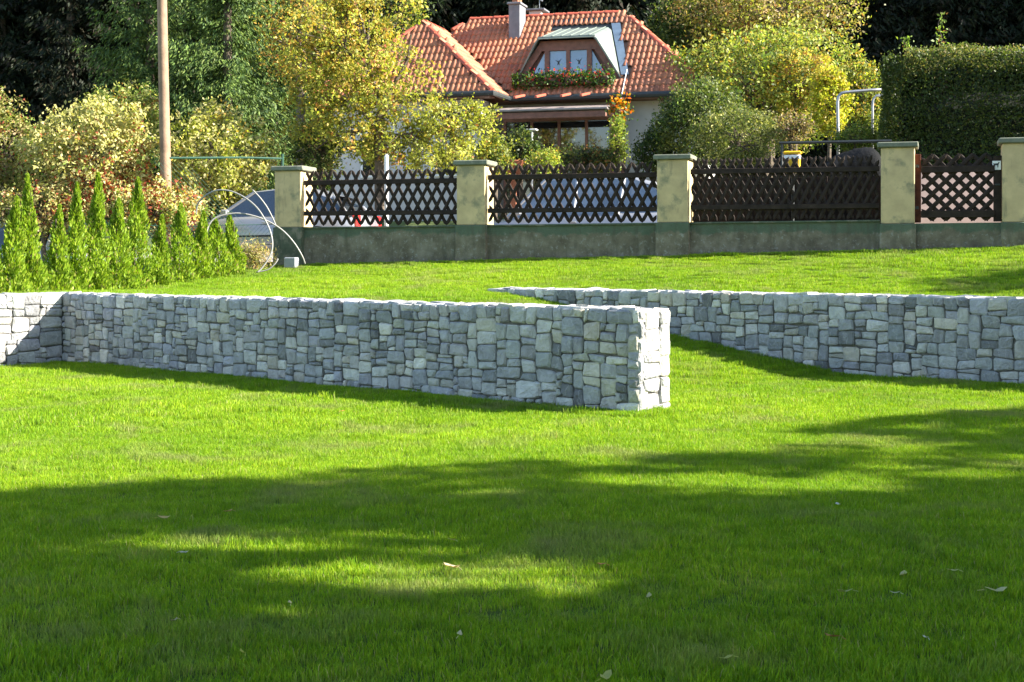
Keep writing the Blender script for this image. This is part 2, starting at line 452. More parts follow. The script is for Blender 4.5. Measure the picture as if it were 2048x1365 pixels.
def stone_wall(name, label, group, panels, extra, core, limit=290):
    root = empty(name, core[0][0], label, 'stone wall', group)
    allst = [s for p in panels for s in p]
    def score(s):
        c = s[4]; q_ = at(0, 0, 1); vis = 1 if abs(c.x / max(c.y, .1)) < .37 else .01
        return s[3] / (c.x ** 2 + c.y ** 2) * vis
    allst.sort(key=score, reverse=True)
    mbf = MB()
    for i, s in enumerate(allst):
        if i < limit:
            mb = MB(); mb.add(s[0], s[1], s[2]); mb.build('stone', M_stone, root)
        else: mbf.add(s[0], s[1], s[2])
    for p in extra:
        for s in p: mbf.add(s[0], s[1], s[2])
    if mbf.v: tag(mbf.build('small_stones', M_stone, root), kind='stuff')
    cm = MB()
    for (c, poly, ext) in core: cm.prism(poly, ext)
    cm.build('wall_core', M_core, root)
    return root

def v3(p, z=0.0): return Vector((p.x, p.y, z))
up = Vector((0, 0, 1))
d1, n1 = v3(D1), v3(N1); d2, n2 = v3(D2), v3(N2)
CU, CV = .064, .042
# long front wall: face, right end, top, exposed back
e1, c1 = v3(E1), v3(C1)
face = stone_panel(c1 + up * -.10, d1, up, -n1, L1, TOP1 + .10, CU, CV)
end = stone_panel(e1 + up * -.10, n1, up, d1, TH, TOP1 + .10, CU * 1.2, CV * 1.1, .016)
top = stone_panel(c1 + up * TOP1, d1, n1, up, L1, TH, .075, .075, .012, depth=.08)
back = stone_panel(e1 + n1 * TH + up * -.10, -d1, up, n1, 5.5, TOP1 + .10, CU * 1.5, CV * 1.4)
ins = .02
poly = [c1 + n1 * ins - d1 * .0 - up * .3, e1 + n1 * ins - d1 * ins - up * .3, e1 + n1 * (TH - ins) - d1 * ins - up * .3, c1 + n1 * (TH - ins) - up * .3]
stone_wall('long_stone_wall', 'long grey dry stone wall with its sunlit squared end standing free on the lawn', 'dry stone retaining walls on the lawn',
           [face, end, top], [back], [(c1, poly, up * (TOP1 + .3 - .012))])
# short return wall at the far left, running towards the viewer
RL = 4.2
s_face = stone_panel(c1 - up * .10 - n1 * RL, n1, up, d1, RL, TOP1 + .10, CU * 1.25, CV * 1.15)
s_top = stone_panel(c1 + up * TOP1 - n1 * RL - d1 * TH, d1, n1, up, TH, RL + TH, .075, .075, .012, depth=.08)
q0 = c1 - n1 * RL
poly = [q0 - d1 * ins - up * .3, c1 - d1 * ins - up * .3 + n1 * TH, c1 - d1 * (TH - ins) - up * .3 + n1 * TH, q0 - d1 * (TH - ins) - up * .3]
stone_wall('short_stone_wall', 'short sunlit return of the stone wall meeting the long wall below the thujas, crossed by a diagonal shadow',
           'dry stone retaining walls on the lawn', [s_face, s_top], [], [(c1 - d1 * .2, poly, up * (TOP1 + .3 - .012))])
# rear wall along the ramp
t2 = v3(T2); L2x = L2 + 4.0
def keep2(u, vtop):
    p = t2 + d2 * u; return vtop - .12 > gz(p.x - n2.x * .1, p.y - n2.y * .1) - .03
face2 = stone_panel(t2 - up * .12, d2, up, -n2, L2x, TOP2 + .12, CU * 1.15, CV * 1.12, keep=keep2)
top2 = stone_panel(t2 + up * TOP2, d2, n2, up, L2x, TH, .085, .085, .012, depth=.08)
# coping course over the last metre, where the wall runs out into the grass
poly = [t2 + n2 * ins + d2 * ins - up * .3, t2 + d2 * L2x + n2 * ins - up * .3, t2 + d2 * L2x + n2 * (TH - ins) - up * .3, t2 + n2 * (TH - ins) + d2 * ins - up * .3]
stone_wall('rear_stone_wall', 'rear stone wall that runs out into a point in the upper lawn behind the free wall end',
           'dry stone retaining walls on the lawn', [face2, top2], [], [(t2, poly, up * (TOP2 + .3 - .012))])

# ------------------------------------------------------------------ boundary wall, pillars
fd, fn = v3(FD), v3(FN); f0 = v3(F0); FAX = (fd, fn, up)
PK = [0.0, .1320 * FY, .2665 * FY, .4051 * FY, .4757 * FY]     # left front edge of each pillar along the fence
PW = [.56, .56, .57, .57, .57]
PT = [3.17, 3.21, 3.24, 3.37, 3.40]
def walltop(k): return 2.012 + .0052 * k
def FP(k, n_, z): return f0 + fd * k + fn * n_ + up * z
bw = empty('boundary_wall', FP(0, 0, 1.2), 'low stained concrete wall carrying yellow plastered pillars and dark lattice fence', 'wall')
mb = MB()
segs = [(PK[i] + PW[i], PK[i + 1]) for i in range(3)]
for (a, b) in segs:
    for k0, k1 in ((a, b),):
        poly = [FP(k0, .08, .9), FP(k1, .08, .9), FP(k1, .08, walltop(k1) - .035), FP(k0, .08, walltop(k0) - .035)]
        mb.prism(poly, fn * .30)
gk0, gk1 = PK[3] + PW[3], PK[4]
poly = [FP(gk0, .08, .9), FP(gk1, .08, .9), FP(gk1, .08, walltop(gk1) - .07), FP(gk0, .08, walltop(gk0) - .07)]
mb.prism(poly, fn * .30)
poly = [FP(PK[4] + PW[4], .08, .9), FP(PK[4] + 9, .08, .9), FP(PK[4] + 9, .08, walltop(PK[4] + 9) - .035), FP(PK[4] + PW[4], .08, walltop(PK[4]) - .035)]
mb.prism(poly, fn * .30)
mb.build('base', M_base, bw)
for i, (a, b) in enumerate(segs + [(PK[4] + PW[4], PK[4] + 9)]):
    cb = MB(); zc = walltop((a + b) / 2)
    sl = (fd + up * .0052).normalized(); cb.box(FP((a + b) / 2, .23, zc - .0175), (b - a) - .006, .36, .035, (sl, fn, sl.cross(fn)), bev=.008)
    cb.build('coping', M_green, bw)
for i, k in enumerate(PK):
    wt = walltop(k) - (.07 if i >= 3 else 0); w_ = PW[i]
    m1 = MB(); m1.box(FP(k + w_ / 2, w_ / 2 - .03, (wt + .9) / 2), w_ + .02, w_ + .05, wt - .9, FAX, bev=.012)
    m1.build('pillar_base', M_green if i == 0 else M_base, bw)
    m2 = MB(); m2.box(FP(k + w_ / 2, w_ / 2 - .02, (wt + PT[i] - .09) / 2), w_ - .02, w_ - .0, PT[i] - .09 - wt, FAX, bev=.012)
    pl = m2.build('pillar', M_plaster, bw)
    m3 = MB(); m3.box(FP(k + w_ / 2, w_ / 2 - .02, PT[i] - .045), w_ + .10, w_ + .10, .09, FAX, bev=.014)
    m3.build('cap', M_cap, pl)

# ------------------------------------------------------------------ lattice fence panels
def slat_mesh(length, wid, thick):
    """half round slat with pointed ends along local X"""
    mb = MB(); h = wid / 2; n_ = 4; xs_ = [-length / 2, -length / 2 + wid * .9, length / 2 - wid * .9, length / 2]
    vs = []
    for x, s_ in zip(xs_, (.12, 1, 1, .12)):
        for k in range(n_ + 1):
            q = math.pi * k / n_; vs.append((x, -math.cos(q) * h * s_, -math.sin(q) * thick * (s_ * .7 + .3)))
    fs = []
    for i in range(3):
        for k in range(n_): fs.append((i * 5 + k, i * 5 + k + 1, i * 5 + 6 + k, i * 5 + 5 + k))
        fs.append((i * 5 + 4, i * 5, i * 5 + 5, i * 5 + 9))
    fs += [(0, 1, 2, 3, 4), (19, 18, 17, 16, 15)]
    mb.add(vs, fs); return mb

def lattice(name, label, k0, k1, zlo, zhi, step, ang, wid, rails, n_off=.13, cat='fence panel', parent_extra=None, group='dark lattice fence panels between the pillars'):
    root = empty(name, FP(k0, n_off, zlo), label, cat, group)
    H_ = zhi - zlo; ca, sa = math.cos(ang), math.sin(ang); full = H_ / sa
    run = full * ca; cache = {}
    def place(kc, sgn, layer, lo=None):
        # slat centre line passes (kc, mid height)
        a, b = kc - sgn * run / 2, kc + sgn * run / 2      # bottom and top along the fence
        t0, t1 = 0.0, 1.0
        def kk(t): return a + (b - a) * t
        # clip to the bay
        for _ in range(2):
            lo_, hi_ = k0 + .012, k1 - .012
            if sgn > 0:
                if kk(t0) < lo_: t0 = (lo_ - a) / (b - a)
                if kk(t1) > hi_: t1 = (hi_ - a) / (b - a)
            else:
                if kk(t0) > hi_: t0 = (hi_ - a) / (b - a)
                if kk(t1) < lo_: t1 = (lo_ - a) / (b - a)
        if t1 - t0 < .12: return
        L_ = round((t1 - t0) * full, 3)
        key = (round(L_, 2), layer)
        if key not in cache:
            m_ = slat_mesh(L_, wid, .016); m_.col = (rnd.uniform(.8, 1.3),) * 3
            cache[key] = m_.mesh('slat', M_wood)
        o = bpy.data.objects.new('slat', cache[key])
        tm = (t0 + t1) / 2; c = FP(kk(tm), n_off - .012 + layer * .024, zlo + H_ * tm)
        X = (fd * ca * sgn + up * sa); X.normalize(); Y = fn.cross(X).normalized(); Z = X.cross(Y)
        jit = rnd.uniform(-.012, .012)
        M = Matrix((X, Y, Z)).transposed().to_4x4() @ Matrix.Rotation(jit, 4, 'Z'); M.translation = c
        link(o, root); o.matrix_basis = Matrix.Translation(-root.location) @ Matrix.Translation(root.location) @ M
    kc = k0 - run / 2
    while kc < k1 + run / 2:
        place(kc, 1, 0); place(kc + step * .02, -1, 1); kc += step
    for (z, h_) in rails:
        mr = MB(); mr.col = (1.0, 1.0, 1.0)
        mr.box(FP((k0 + k1) / 2, n_off - .045, zlo + z), k1 - k0 - .012, .045, h_, FAX, bev=.006); mr.build('rail', M_wood, root)
    return root
for i in range(3):
    a, b = PK[i] + PW[i] - .02, PK[i + 1]
    zl = walltop((a + b) / 2) + .012; zh = [3.085, 3.13, 3.17][i]
    lab = ['lattice fence panel nearest the left end, white paving and a silver car seen through it',
           'middle lattice fence panel with bright diamonds of a silver car seen through it',
           'darkest lattice fence panel, in front of the black tarpaulin and yellow box'][i]
    st = [.188, .190, .155][i]
    lattice('lattice_panel', lab, a + .03, b - .01, zl, zh, st, R(62), .064, [(.235, .085), (zh - zl - .235, .09)])
# gate
ga, gb = PK[3] + PW[3] - .015, PK[4] + .0
gz0, gz1 = walltop(gk0) - .055, 3.17
gate = lattice('garden_gate', 'dark wooden lattice garden gate between the two right-hand pillars, white notice on it', ga + .10, gb - .10, gz0 + .02, gz1, .215, R(45), .075,
               [(.12, .12), (.87, .11)], n_off=.16, cat='gate', group='garden gate')
mg = MB(); mg.box(FP(ga + .05, .16, (gz0 + gz1) / 2), .11, .06, gz1 - gz0, FAX, bev=.006); mg.col = (2.6, 1.2, .8)
g_st = MB(); g_st.col = (3.0, 1.3, .9); g_st.box(FP(ga + .05, .16, (gz0 + gz1) / 2), .11, .06, gz1 - gz0, FAX, bev=.006); g_st.build('stile', M_wood, gate)
g_st = MB(); g_st.box(FP(gb - .06, .16, (gz0 + gz1) / 2 - .02), .13, .06, gz1 - gz0 - .06, FAX, bev=.006); g_st.build('stile', M_wood, gate)
for z in (.25, .95):
    h = MB(); h.box(FP(ga + .02, .118, gz0 + z), .10, .012, .05, FAX, bev=.003); h.build('hinge', M_gutter, gate)
h = MB(); h.box(FP(gb - .06, .115, gz0 + .62), .09, .018, .03, FAX, bev=.004); h.build('latch', M_gutter, gate)
ns = empty('notice_sign', FP(gb - .075, .12, gz0 + .93), 'small white notice with a dark animal shape on the gate post', 'sign')
sg = MB(); sg.box(FP(gb - .075, .121, gz0 + .94), .135, .006, .15, FAX, bev=.002); sg.build('plate', M_white, ns)
# dark four-legged shape printed on it
sh = MB(); c = FP(gb - .075, .1165, gz0 + .95)
def pr(pts): return [c + fd * x + up * z for x, z in pts]
sh.prism(pr([(-.045, -.01), (.03, -.01), (.035, .02), (.05, .035), (.03, .045), (.018, .025), (-.04, .02), (-.055, .035)]), fn * .002)
for x in (-.042, .012): sh.prism(pr([(x, -.045), (x + .012, -.045), (x + .016, -.01), (x - .002, -.01)]), fn * .002)
sh.build('animal_print', M_gutter, ns)

# ------------------------------------------------------------------ wire fence on the left, pipe hoops, boxes
def G(px, py, y): return at(px, py, y)
wf = empty('wire_fence', at(555, 540, 27.6), 'green wire mesh fence with thin posts running left from the first pillar', 'fence')
y0_, y1_ = 27.7, 25.6
pA = at(565, 310, y0_); pB = at(140, 330, y1_)
def wfp(t, z): p = pA.lerp(pB, t); return Vector((p.x, p.y, z))
for t, h_ in ((0, 3.42), (.38, 2.15), (.72, 2.05), (1.0, 2.0)):
    p = wfp(t, 0); gr = gz(p.x, p.y)
    m_ = MB(); m_.tube([wfp(t, gr - .1), wfp(t, h_)], .028, 8); m_.build('post', M_greenmetal, wf)
m_ = MB(); m_.tube([wfp(0, 3.33), wfp(.2, 3.32), wfp(.55, 3.26)], .022, 6); m_.build('top_rail', M_greenmetal, wf)
m_ = MB()
for z in (2.03, 1.65, 1.30): m_.tube([wfp(.0, z + .05), wfp(.5, z - .02), wfp(1, z)], .006, 4)
m_.build('tension_wire', M_greenmetal, wf)
m_ = MB(); Lw = (pA - pB).length; n_ = int(Lw / .085)
for i in range(n_):
    for s_ in (1, -1):
        hh = 1.9 if i < n_ * .17 else .78
        a_ = i / n_; b_ = a_ + s_ * hh / Lw
        t0, t1 = (a_, b_)
        z0, z1 = 1.28, 1.28 + hh
        if b_ < 0: z1 = z0 + hh * (a_ / (a_ - b_)) if a_ > 0 else z0; b_ = 0
        if b_ > 1: continue
        if z1 - z0 < .05: continue
        m_.tube([wfp(a_, z0), wfp(b_, z1)], .0028, 3, cap=False)
tag(m_.build('wire_mesh', M_greenmetal, wf), kind='stuff')

ph = empty('plastic_pipe_coil', at(530, 535, 25.3), 'loose grey plastic pipe looping over the thujas beside the first pillar', 'pipe')
def loop(pts, y, yy=None, r=.0145):
    P_ = [at(a, b, y + (yy * i / len(pts) if yy else 0)) for i, (a, b) in enumerate(pts)]
    # smooth (Catmull-Rom)
    out = []
    for i in range(len(P_) - 1):
        p0, p1, p2, p3 = P_[max(i - 1, 0)], P_[i], P_[i + 1], P_[min(i + 2, len(P_) - 1)]
        for k in range(5):
            t = k / 5; out.append(.5 * ((2 * p1) + (p2 - p0) * t + (2 * p0 - 5 * p1 + 4 * p2 - p3) * t * t + (3 * p1 - p0 - 3 * p2 + p3) * t ** 3))
    out.append(P_[-1]); m_ = MB(); m_.tube(out, r, 8); return m_.build('pipe', M_pipe, ph, smooth=True)
loop([(392, 430), (396, 408), (412, 391), (435, 381), (462, 383), (490, 396), (513, 415), (530, 440), (541, 465), (545, 490), (540, 512), (525, 535), (515, 545)], 25.6, -.5)
loop([(415, 500), (413, 478), (416, 455), (428, 438), (450, 430), (478, 427), (510, 433), (540, 445), (566, 462), (588, 486), (604, 512), (610, 528)], 25.2, .5)
loop([(505, 380), (520, 396), (534, 415), (545, 436), (552, 452)], 25.8, .1, .012)
loop([(512, 545), (535, 540), (550, 528), (556, 518)], 25.3, .1, .012)
mb = MB(); mb.box(at(583, 526, 26.85), .235, .18, .20, FAX, bev=.015); bx_ = mb.build('cable_box', M_sheet); tag(bx_, 'small pale grey box standing on the grass against the first pillar', 'box')
bx_.data.transform(Matrix.Translation(Vector((0, 0, .0))))

# ------------------------------------------------------------------ things just behind the fence
wp = MB(); p = at(773, 345, 28.2); wp.tube([Vector((p.x, p.y, 1.3)), Vector((p.x, p.y, at(0, 314, 28.2).z)), Vector((p.x, p.y, at(0, 309, 28.2).z))], [.045, .043, .02], 10)
tag(wp.build('white_post', M_white), 'slim white post standing behind the first lattice panel under the yellow tree', 'post')
# yellow box with white band
yb = empty('yellow_box', at(1585, 335, 25.4), 'yellow box with a white band and lid above the darkest fence panel', 'box')
c = at(1585, 318, 25.4)
m_ = MB(); m_.box(c - up * .10, .27, .16, .30, FAX, bev=.02); m_.build('body', M_yellow, yb)
m_ = MB(); m_.box(c + up * .105, .32, .20, .055, FAX, bev=.02); m_.build('lid', M_yellow, yb)
m_ = MB(); m_.box(c + up * .025, .285, .175, .075, FAX, bev=.012); m_.build('white_band', M_white, yb)
m_ = MB(); m_.tube([c - up * .24 + fn * .05, Vector((c.x, c.y, 1.3)) + fn * .05], .03, 8); m_.build('stand', M_gutter, yb)
# tarpaulin heap
tp = MB(); nu, nv = 22, 16; c0 = at(1700, 300, 26.6)
gz_ = 1.35
for j in range(nv + 1):
    for i in range(nu + 1):
        u_ = i / nu * 2 - 1; v_ = j / nv * 2 - 1
        h_ = (1 - abs(u_) ** 4.5) ** .5 * (1 - abs(v_) ** 4) ** .5
        z = gz_ + (at(0, 291, 26.6).z - gz_) * h_ * (.93 + .07 * math.sin(u_ * 2 + v_ * 2)) + rnd.uniform(-.015, .015)
        pt = Vector((c0.x, c0.y, 0)) + fd * (u_ * .80) + fn * (v_ * .65); tp.v.append((pt.x, pt.y, z)); tp.c.append((1, 1, 1))
for j in range(nv):
    for i in range(nu):
        a = j * (nu + 1) + i; tp.f.append((a, a + 1, a + nu + 2, a + nu + 1))
o = tp.build('covered_woodpile', M_black, smooth=True); tag(o, 'rounded heap under a black tarpaulin behind the darkest fence panel', 'covered heap')
# dark screen fence behind panel three
sf = empty('screen_fence', at(1560, 450, 26.0), 'low black board screen with a top rail behind the darkest lattice panel', 'fence')
for i in range(12):
    k = 7.35 + i * .335
    m_ = MB(); m_.box(FP(k, 1.05 + .02 * (i % 2), 1.35 + .76), .35, .02, 1.52, FAX, bev=.004); m_.col = (.4, .4, .42); m_.build('board', M_wood, sf)
m_ = MB(); m_.tube([FP(9.35, 1.1, at(0, 283, 25.6).z), FP(11.3, 1.1, at(0, 281, 25.3).z)], .03, 6); m_.build('rail', M_gutter, sf)
for k in (9.4, 11.2):
    m_ = MB(); m_.tube([FP(k, 1.1, 1.3), FP(k, 1.1, at(0, 282, 25.5).z)], .025, 6); m_.build('post', M_gutter, sf)
# tube frame
tf = empty('tube_frame', at(1675, 300, 31), 'bent galvanised tube frame standing beside the big clipped hedge', 'frame')
def tubepath(pts, y, r, nm='tube'):
    P_ = [at(a, b, y) for a, b in pts]; m_ = MB(); m_.tube(P_, r, 8); return m_.build(nm, M_metal, tf, smooth=True)
tubepath([(1677, 400), (1676, 260), (1675, 205), (1677, 193), (1683, 187), (1692, 185), (1740, 181), (1790, 178)], 31, .034)
tubepath([(1745, 400), (1745, 215), (1746, 200), (1752, 192), (1790, 190)], 32, .028)
# sloping pale garden path behind the gate
gp = MB()
poly = [FP(gk0 - .3, .45, 1.1), FP(gk1 + .4, .45, 1.1), FP(gk1 + .4, .45, 1.95), FP(gk0 - .3, .45, 1.95)]
gp.prism(poly, fn * .1)
s0 = len(gp.v)
vs = [FP(gk0 - .3, .5, 1.93), FP(gk1 + .4, .5, 1.93), FP(gk1 + .4, 2.6, 3.05), FP(gk0 - .3, 2.6, 3.05)]
gp.prism(vs, up * -.3)
tag(gp.build('garden_path', M_path), kind='structure')
# pale driveway
dw = MB(); n1_, n2_ = 40, 16
for j in range(n2_ + 1):
    for i in range(n1_ + 1):
        k = -9 + i * 17.5 / n1_; nn = .5 + j * 7.6 / n2_; p = FP(k, nn, 0); dw.v.append((p.x, p.y, gz(p.x, p.y) + .012)); dw.c.append((1, 1, 1))
for j in range(n2_):
    for i in range(n1_):
        a = j * (n1_ + 1) + i; dw.f.append((a, a + 1, a + n1_ + 2, a + n1_ + 1))
tag(dw.build('driveway', M_conc), kind='structure')

# ------------------------------------------------------------------ cars
def car(name, label, pos, ang, mpaint, L=4.25, H=1.5, W_=1.74, glass_=None):
    """hull, cabin, glass, wheels, lamps, mirrors; length along local x, nose at -x"""
    root = empty(name, pos, label, 'car', 'cars parked behind the fence')
    ca, sa = math.cos(ang), math.sin(ang); X = Vector((ca, sa, 0)); Y = Vector((-sa, ca, 0)); AX = (X, Y, up)
    def P(x, y, z): return Vector(pos) + X * x + Y * y + up * z
    h = L / 2
    # hull stations: x, z_low, z_shoulder, half width
    st = [(-h, .35, .52, .55), (-h + .06, .24, .66, .72), (-h + .35, .20, .76, .84), (-h + .95, .20, .84, .87), (-h + 1.35, .20, .90, .87), (0, .20, .92, .87),
          (h - 1.2, .20, .95, .87), (h - .45, .22, .97, .85), (h - .1, .28, .93, .78), (h, .38, .80, .70)]
    k = W_ / 1.74; hull = MB(); ring = 10
    for x, zl, zs, hw in st:
        hw *= k; zm = (zl + zs) / 2
        for y, z in ((-hw * .9, zl), (-hw, zl + .12), (-hw * 1.0, zm), (-hw * .97, zs - .08), (-hw * .86, zs), (hw * .86, zs), (hw * .97, zs - .08), (hw, zm), (hw, zl + .12), (hw * .9, zl)):
            hull.v.append(P(x, y, z)); hull.c.append((1, 1, 1))
    for i in range(len(st) - 1):
        for j in range(ring): hull.f.append((i * ring + j, i * ring + (j + 1) % ring, (i + 1) * ring + (j + 1) % ring, (i + 1) * ring + j))
    hull.f.append(tuple(range(ring))); hull.f.append(tuple(range(len(st) * ring - 1, (len(st) - 1) * ring - 1, -1)))
    hull.build('body', mpaint, root, smooth=True)
    # cabin: glass volume with roof panel and pillars
    cs = [(-h + 1.05, .86, .74), (-h + 1.85, H - .06, .58), (-h + 2.5, H, .60), (h - 1.0, H - .05, .58), (h - .35, H - .35, .62), (h - .12, .93, .70)]
    gl = MB()
    for x, z, hw in cs:
        hw *= k
        for y, zz in ((-.77 * k, min(z, .88)), (-hw, z), (hw, z), (.77 * k, min(z, .88))): gl.v.append(P(x, y, zz)); gl.c.append((1, 1, 1))
    for i in range(len(cs) - 1):
        for j in range(4): gl.f.append((i * 4 + j, i * 4 + (j + 1) % 4, (i + 1) * 4 + (j + 1) % 4, (i + 1) * 4 + j))
    gl.f.append((0, 1, 2, 3)); gl.f.append((23, 22, 21, 20)); gl.build('window', glass_ or M_carglass, root)
    rf = MB()
    rs = [(-h + 1.80, H - .045, .56), (-h + 2.5, H + .02, .58), (h - 1.0, H - .03, .56), (h - .55, H - .17, .56)]
    for x, z, hw in rs:
        for y, dz in ((-hw * k - .03, -.05), (-hw * k, 0), (-hw * .5 * k, .03), (hw * .5 * k, .03), (hw * k, 0), (hw * k + .03, -.05)): rf.v.append(P(x, y, z + dz)); rf.c.append((1, 1, 1))
    for i in range(3):
        for j in range(5): rf.f.append((i * 6 + j, i * 6 + j + 1, i * 6 + 7 + j, i * 6 + 6 + j))
    rf.build('roof', mpaint, root, smooth=True)
    for s_ in (-1, 1):
        for (xa, za, wa), (xb, zb, wb) in (((-h + 1.05, .86, .76), (-h + 1.85, H - .05, .585)), ((-h + 2.45, .88, .78), (-h + 2.5, H - .02, .61)), ((h - 1.25, .9, .78), (h - 1.15, H - .06, .60)), ((h - .2, .93, .72), (h - .55, H - .15, .60))):
            m_ = MB(); m_.tube([P(xa, s_ * wa * k, za), P(xb, s_ * wb * k, zb)], .035, 6); m_.build('window_pillar', mpaint, root)
        for xw in (-h + .85, h - .8):
            ty = MB(); ty.tube([P(xw, s_ * (.70 * k), .31), P(xw, s_ * (.86 * k + .02), .31)], .31, 22); o_ = ty.build('wheel', M_rubber, root)
            rm = MB(); rm.tube([P(xw, s_ * (.84 * k), .31), P(xw, s_ * (.87 * k + .022), .31)], [.20, .185], 16); rm.build('rim', M_metal, o_)
            ar = MB(); pts = [P(xw + math.cos(q) * .37, s_ * (.868 * k), .31 + math.sin(q) * .37) for q in np.linspace(0, math.pi, 13)]; ar.tube(pts, .03, 5); ar.build('wheel_arch', M_rubber, root)
        m_ = MB(); m_.box(P(-h + 1.35, s_ * (.95 * k), .98), .16, .13, .13, AX, bev=.03); m_.build('mirror', mpaint, root)
        m_ = MB(); m_.box(P(-h + .10, s_ * .60 * k, .62), .18, .30, .13, AX, bev=.03); m_.build('headlight', M_clear, root)
        m_ = MB(); m_.box(P(h - .06, s_ * .62 * k, .80), .14, .22, .26, AX, bev=.03); m_.build('taillight', M_redlens, root)
        m_ = MB(); m_.tube([P(-h + 1.3, s_ * .878 * k, .5), P(h - .9, s_ * .878 * k, .52)], .018, 5); m_.build('side_strip', M_rubber, root)
        m_ = MB(); m_.box(P(.15, s_ * .885 * k, .78), .16, .03, .03, AX, bev=.008); m_.build('door_handle', mpaint, root)
    return root
a_ = math.atan2(FD.y, FD.x)
pc = at(552, 515, 30.0); car('silver_car', 'silver car half hidden by the first pillar, seen through the wire fence', (pc.x, pc.y, 1.37), a_ + .03, M_silver, 4.1, 1.46)
pc = at(1150, 515, 29.6); car('silver_car', 'silver car seen only through the middle lattice panel', (pc.x, pc.y, 1.37), a_, M_silver, 4.6, 1.70, glass_=M_paleglass)
pc = at(40, 515, 30.6); car('white_car', 'white car showing between the thujas at the left edge', (pc.x, pc.y, .75), a_ + .25, M_carwhite, 4.2, 1.42)

# ------------------------------------------------------------------ house
def HP(a, B, z): return Vector((a * FD.x + B * FN.x, a * FD.y + B * FN.y, z + ZC))
house = empty('tiled_house', HP(-9, 37, 1.2), 'house with red tiled hip roof, copper dormer window and timber pergola', 'house')
ZE, BE = 4.31, 36.45                 # main eave
RR, ZR, BR = 2.57, 6.88, 39.3       # main ridge
AL, AR = -15.4, -5.2                # eave corners
RL_, RR_ = -12.5, -8.03             # ridge ends
BB = BR + (BR - BE)                 # rear eave
WA, WL, WR, WB, WZ, WBR = -13.03, -15.55, -10.55, 35.0, 6.45, 36.85    # wing: ridge a, eave corners, front B, ridge z, ridge front B
roof = MB()
def poly_slab(pts, th=.10):
    P_ = [HP(*p) for p in pts]; n_ = (P_[1] - P_[0]).cross(P_[2] - P_[0]).normalized()
    if n_.z < 0: n_ = -n_
    roof.prism([p - n_ * .02 for p in P_], -n_ * th)
main_f = [(AL, BE, ZE), (AR, BE, ZE), (RR_, BR, ZR), (RL_, BR, ZR)]
poly_slab(main_f)
poly_slab([(AR, BE, ZE), (AR, BB, ZE), (RR_, BR, ZR)])
poly_slab([(AR, BB, ZE), (AL, BB, ZE), (RL_, BR, ZR), (RR_, BR, ZR)])
poly_slab([(AL, BB, ZE), (AL, BE, ZE), (RL_, BR, ZR)])
# wing ridge meets the main slope where z equal
wbk = BE + (WZ - ZE) / (ZR - ZE) * (BR - BE)
poly_slab([(WL, WB, ZE), (WR, WB, ZE), (WA, WBR, WZ)])
poly_slab([(WR, WB, ZE), (WR, BE, ZE), (WA, wbk, WZ), (WA, WBR, WZ)])
poly_slab([(WL, BE, ZE), (WL, WB, ZE), (WA, WBR, WZ), (WA, wbk, WZ)])
M_deck = surf('roof_underlay', (.22, .11, .07), .8, .2, 5, .3)
roof_o = roof.build('roof', M_deck, house)

# pantile with two rolls
TW, TL = .285, .30
def tile_mesh():
    mb = MB(); n_ = 12; xs_ = [(-.5 + i / n_) * TW for i in range(n_ + 1)]
    zs = [.046 * (0.5 - .5 * math.cos(4 * math.pi * i / n_)) ** .8 for i in range(n_ + 1)]
    vs = [(x, -TL / 2, z + .030) for x, z in zip(xs_, zs)] + [(x, TL / 2 + .03, z + .004) for x, z in zip(xs_, zs)] + [(x, -TL / 2, z + .006) for x, z in zip(xs_, zs)]
    m = n_ + 1; fs = []
    for i in range(n_): fs.append((i, i + 1, m + i + 1, m + i)); fs.append((2 * m + i, 2 * m + i + 1, i + 1, i))
    mb.add(vs, fs); return mb
tcols = [(1, 1, 1), (.86, .80, .80), (1.12, 1.08, 1.0), (1.05, .92, .86), (.95, 1.02, 1.0), (.74, .70, .70)]
tmesh = []
for c_ in tcols:
    t_ = tile_mesh(); t_.c = [c_] * len(t_.v); mm = t_.mesh('tile', M_tile); mm.shade_smooth(); tmesh.append(mm)
tm_v = [Vector(v) for v in tile_mesh().v]; tm_f = tile_mesh().f
rest = MB(); tile_n = 0; TILE_LIMIT = 292
def inside(pt, poly):
    c = False; n_ = len(poly)
    for i in range(n_):
        x1, y1 = poly[i]; x2, y2 = poly[(i + 1) % n_]
        if (y1 > pt[1]) != (y2 > pt[1]) and pt[0] < (x2 - x1) * (pt[1] - y1) / (y2 - y1) + x1: c = not c
    return c
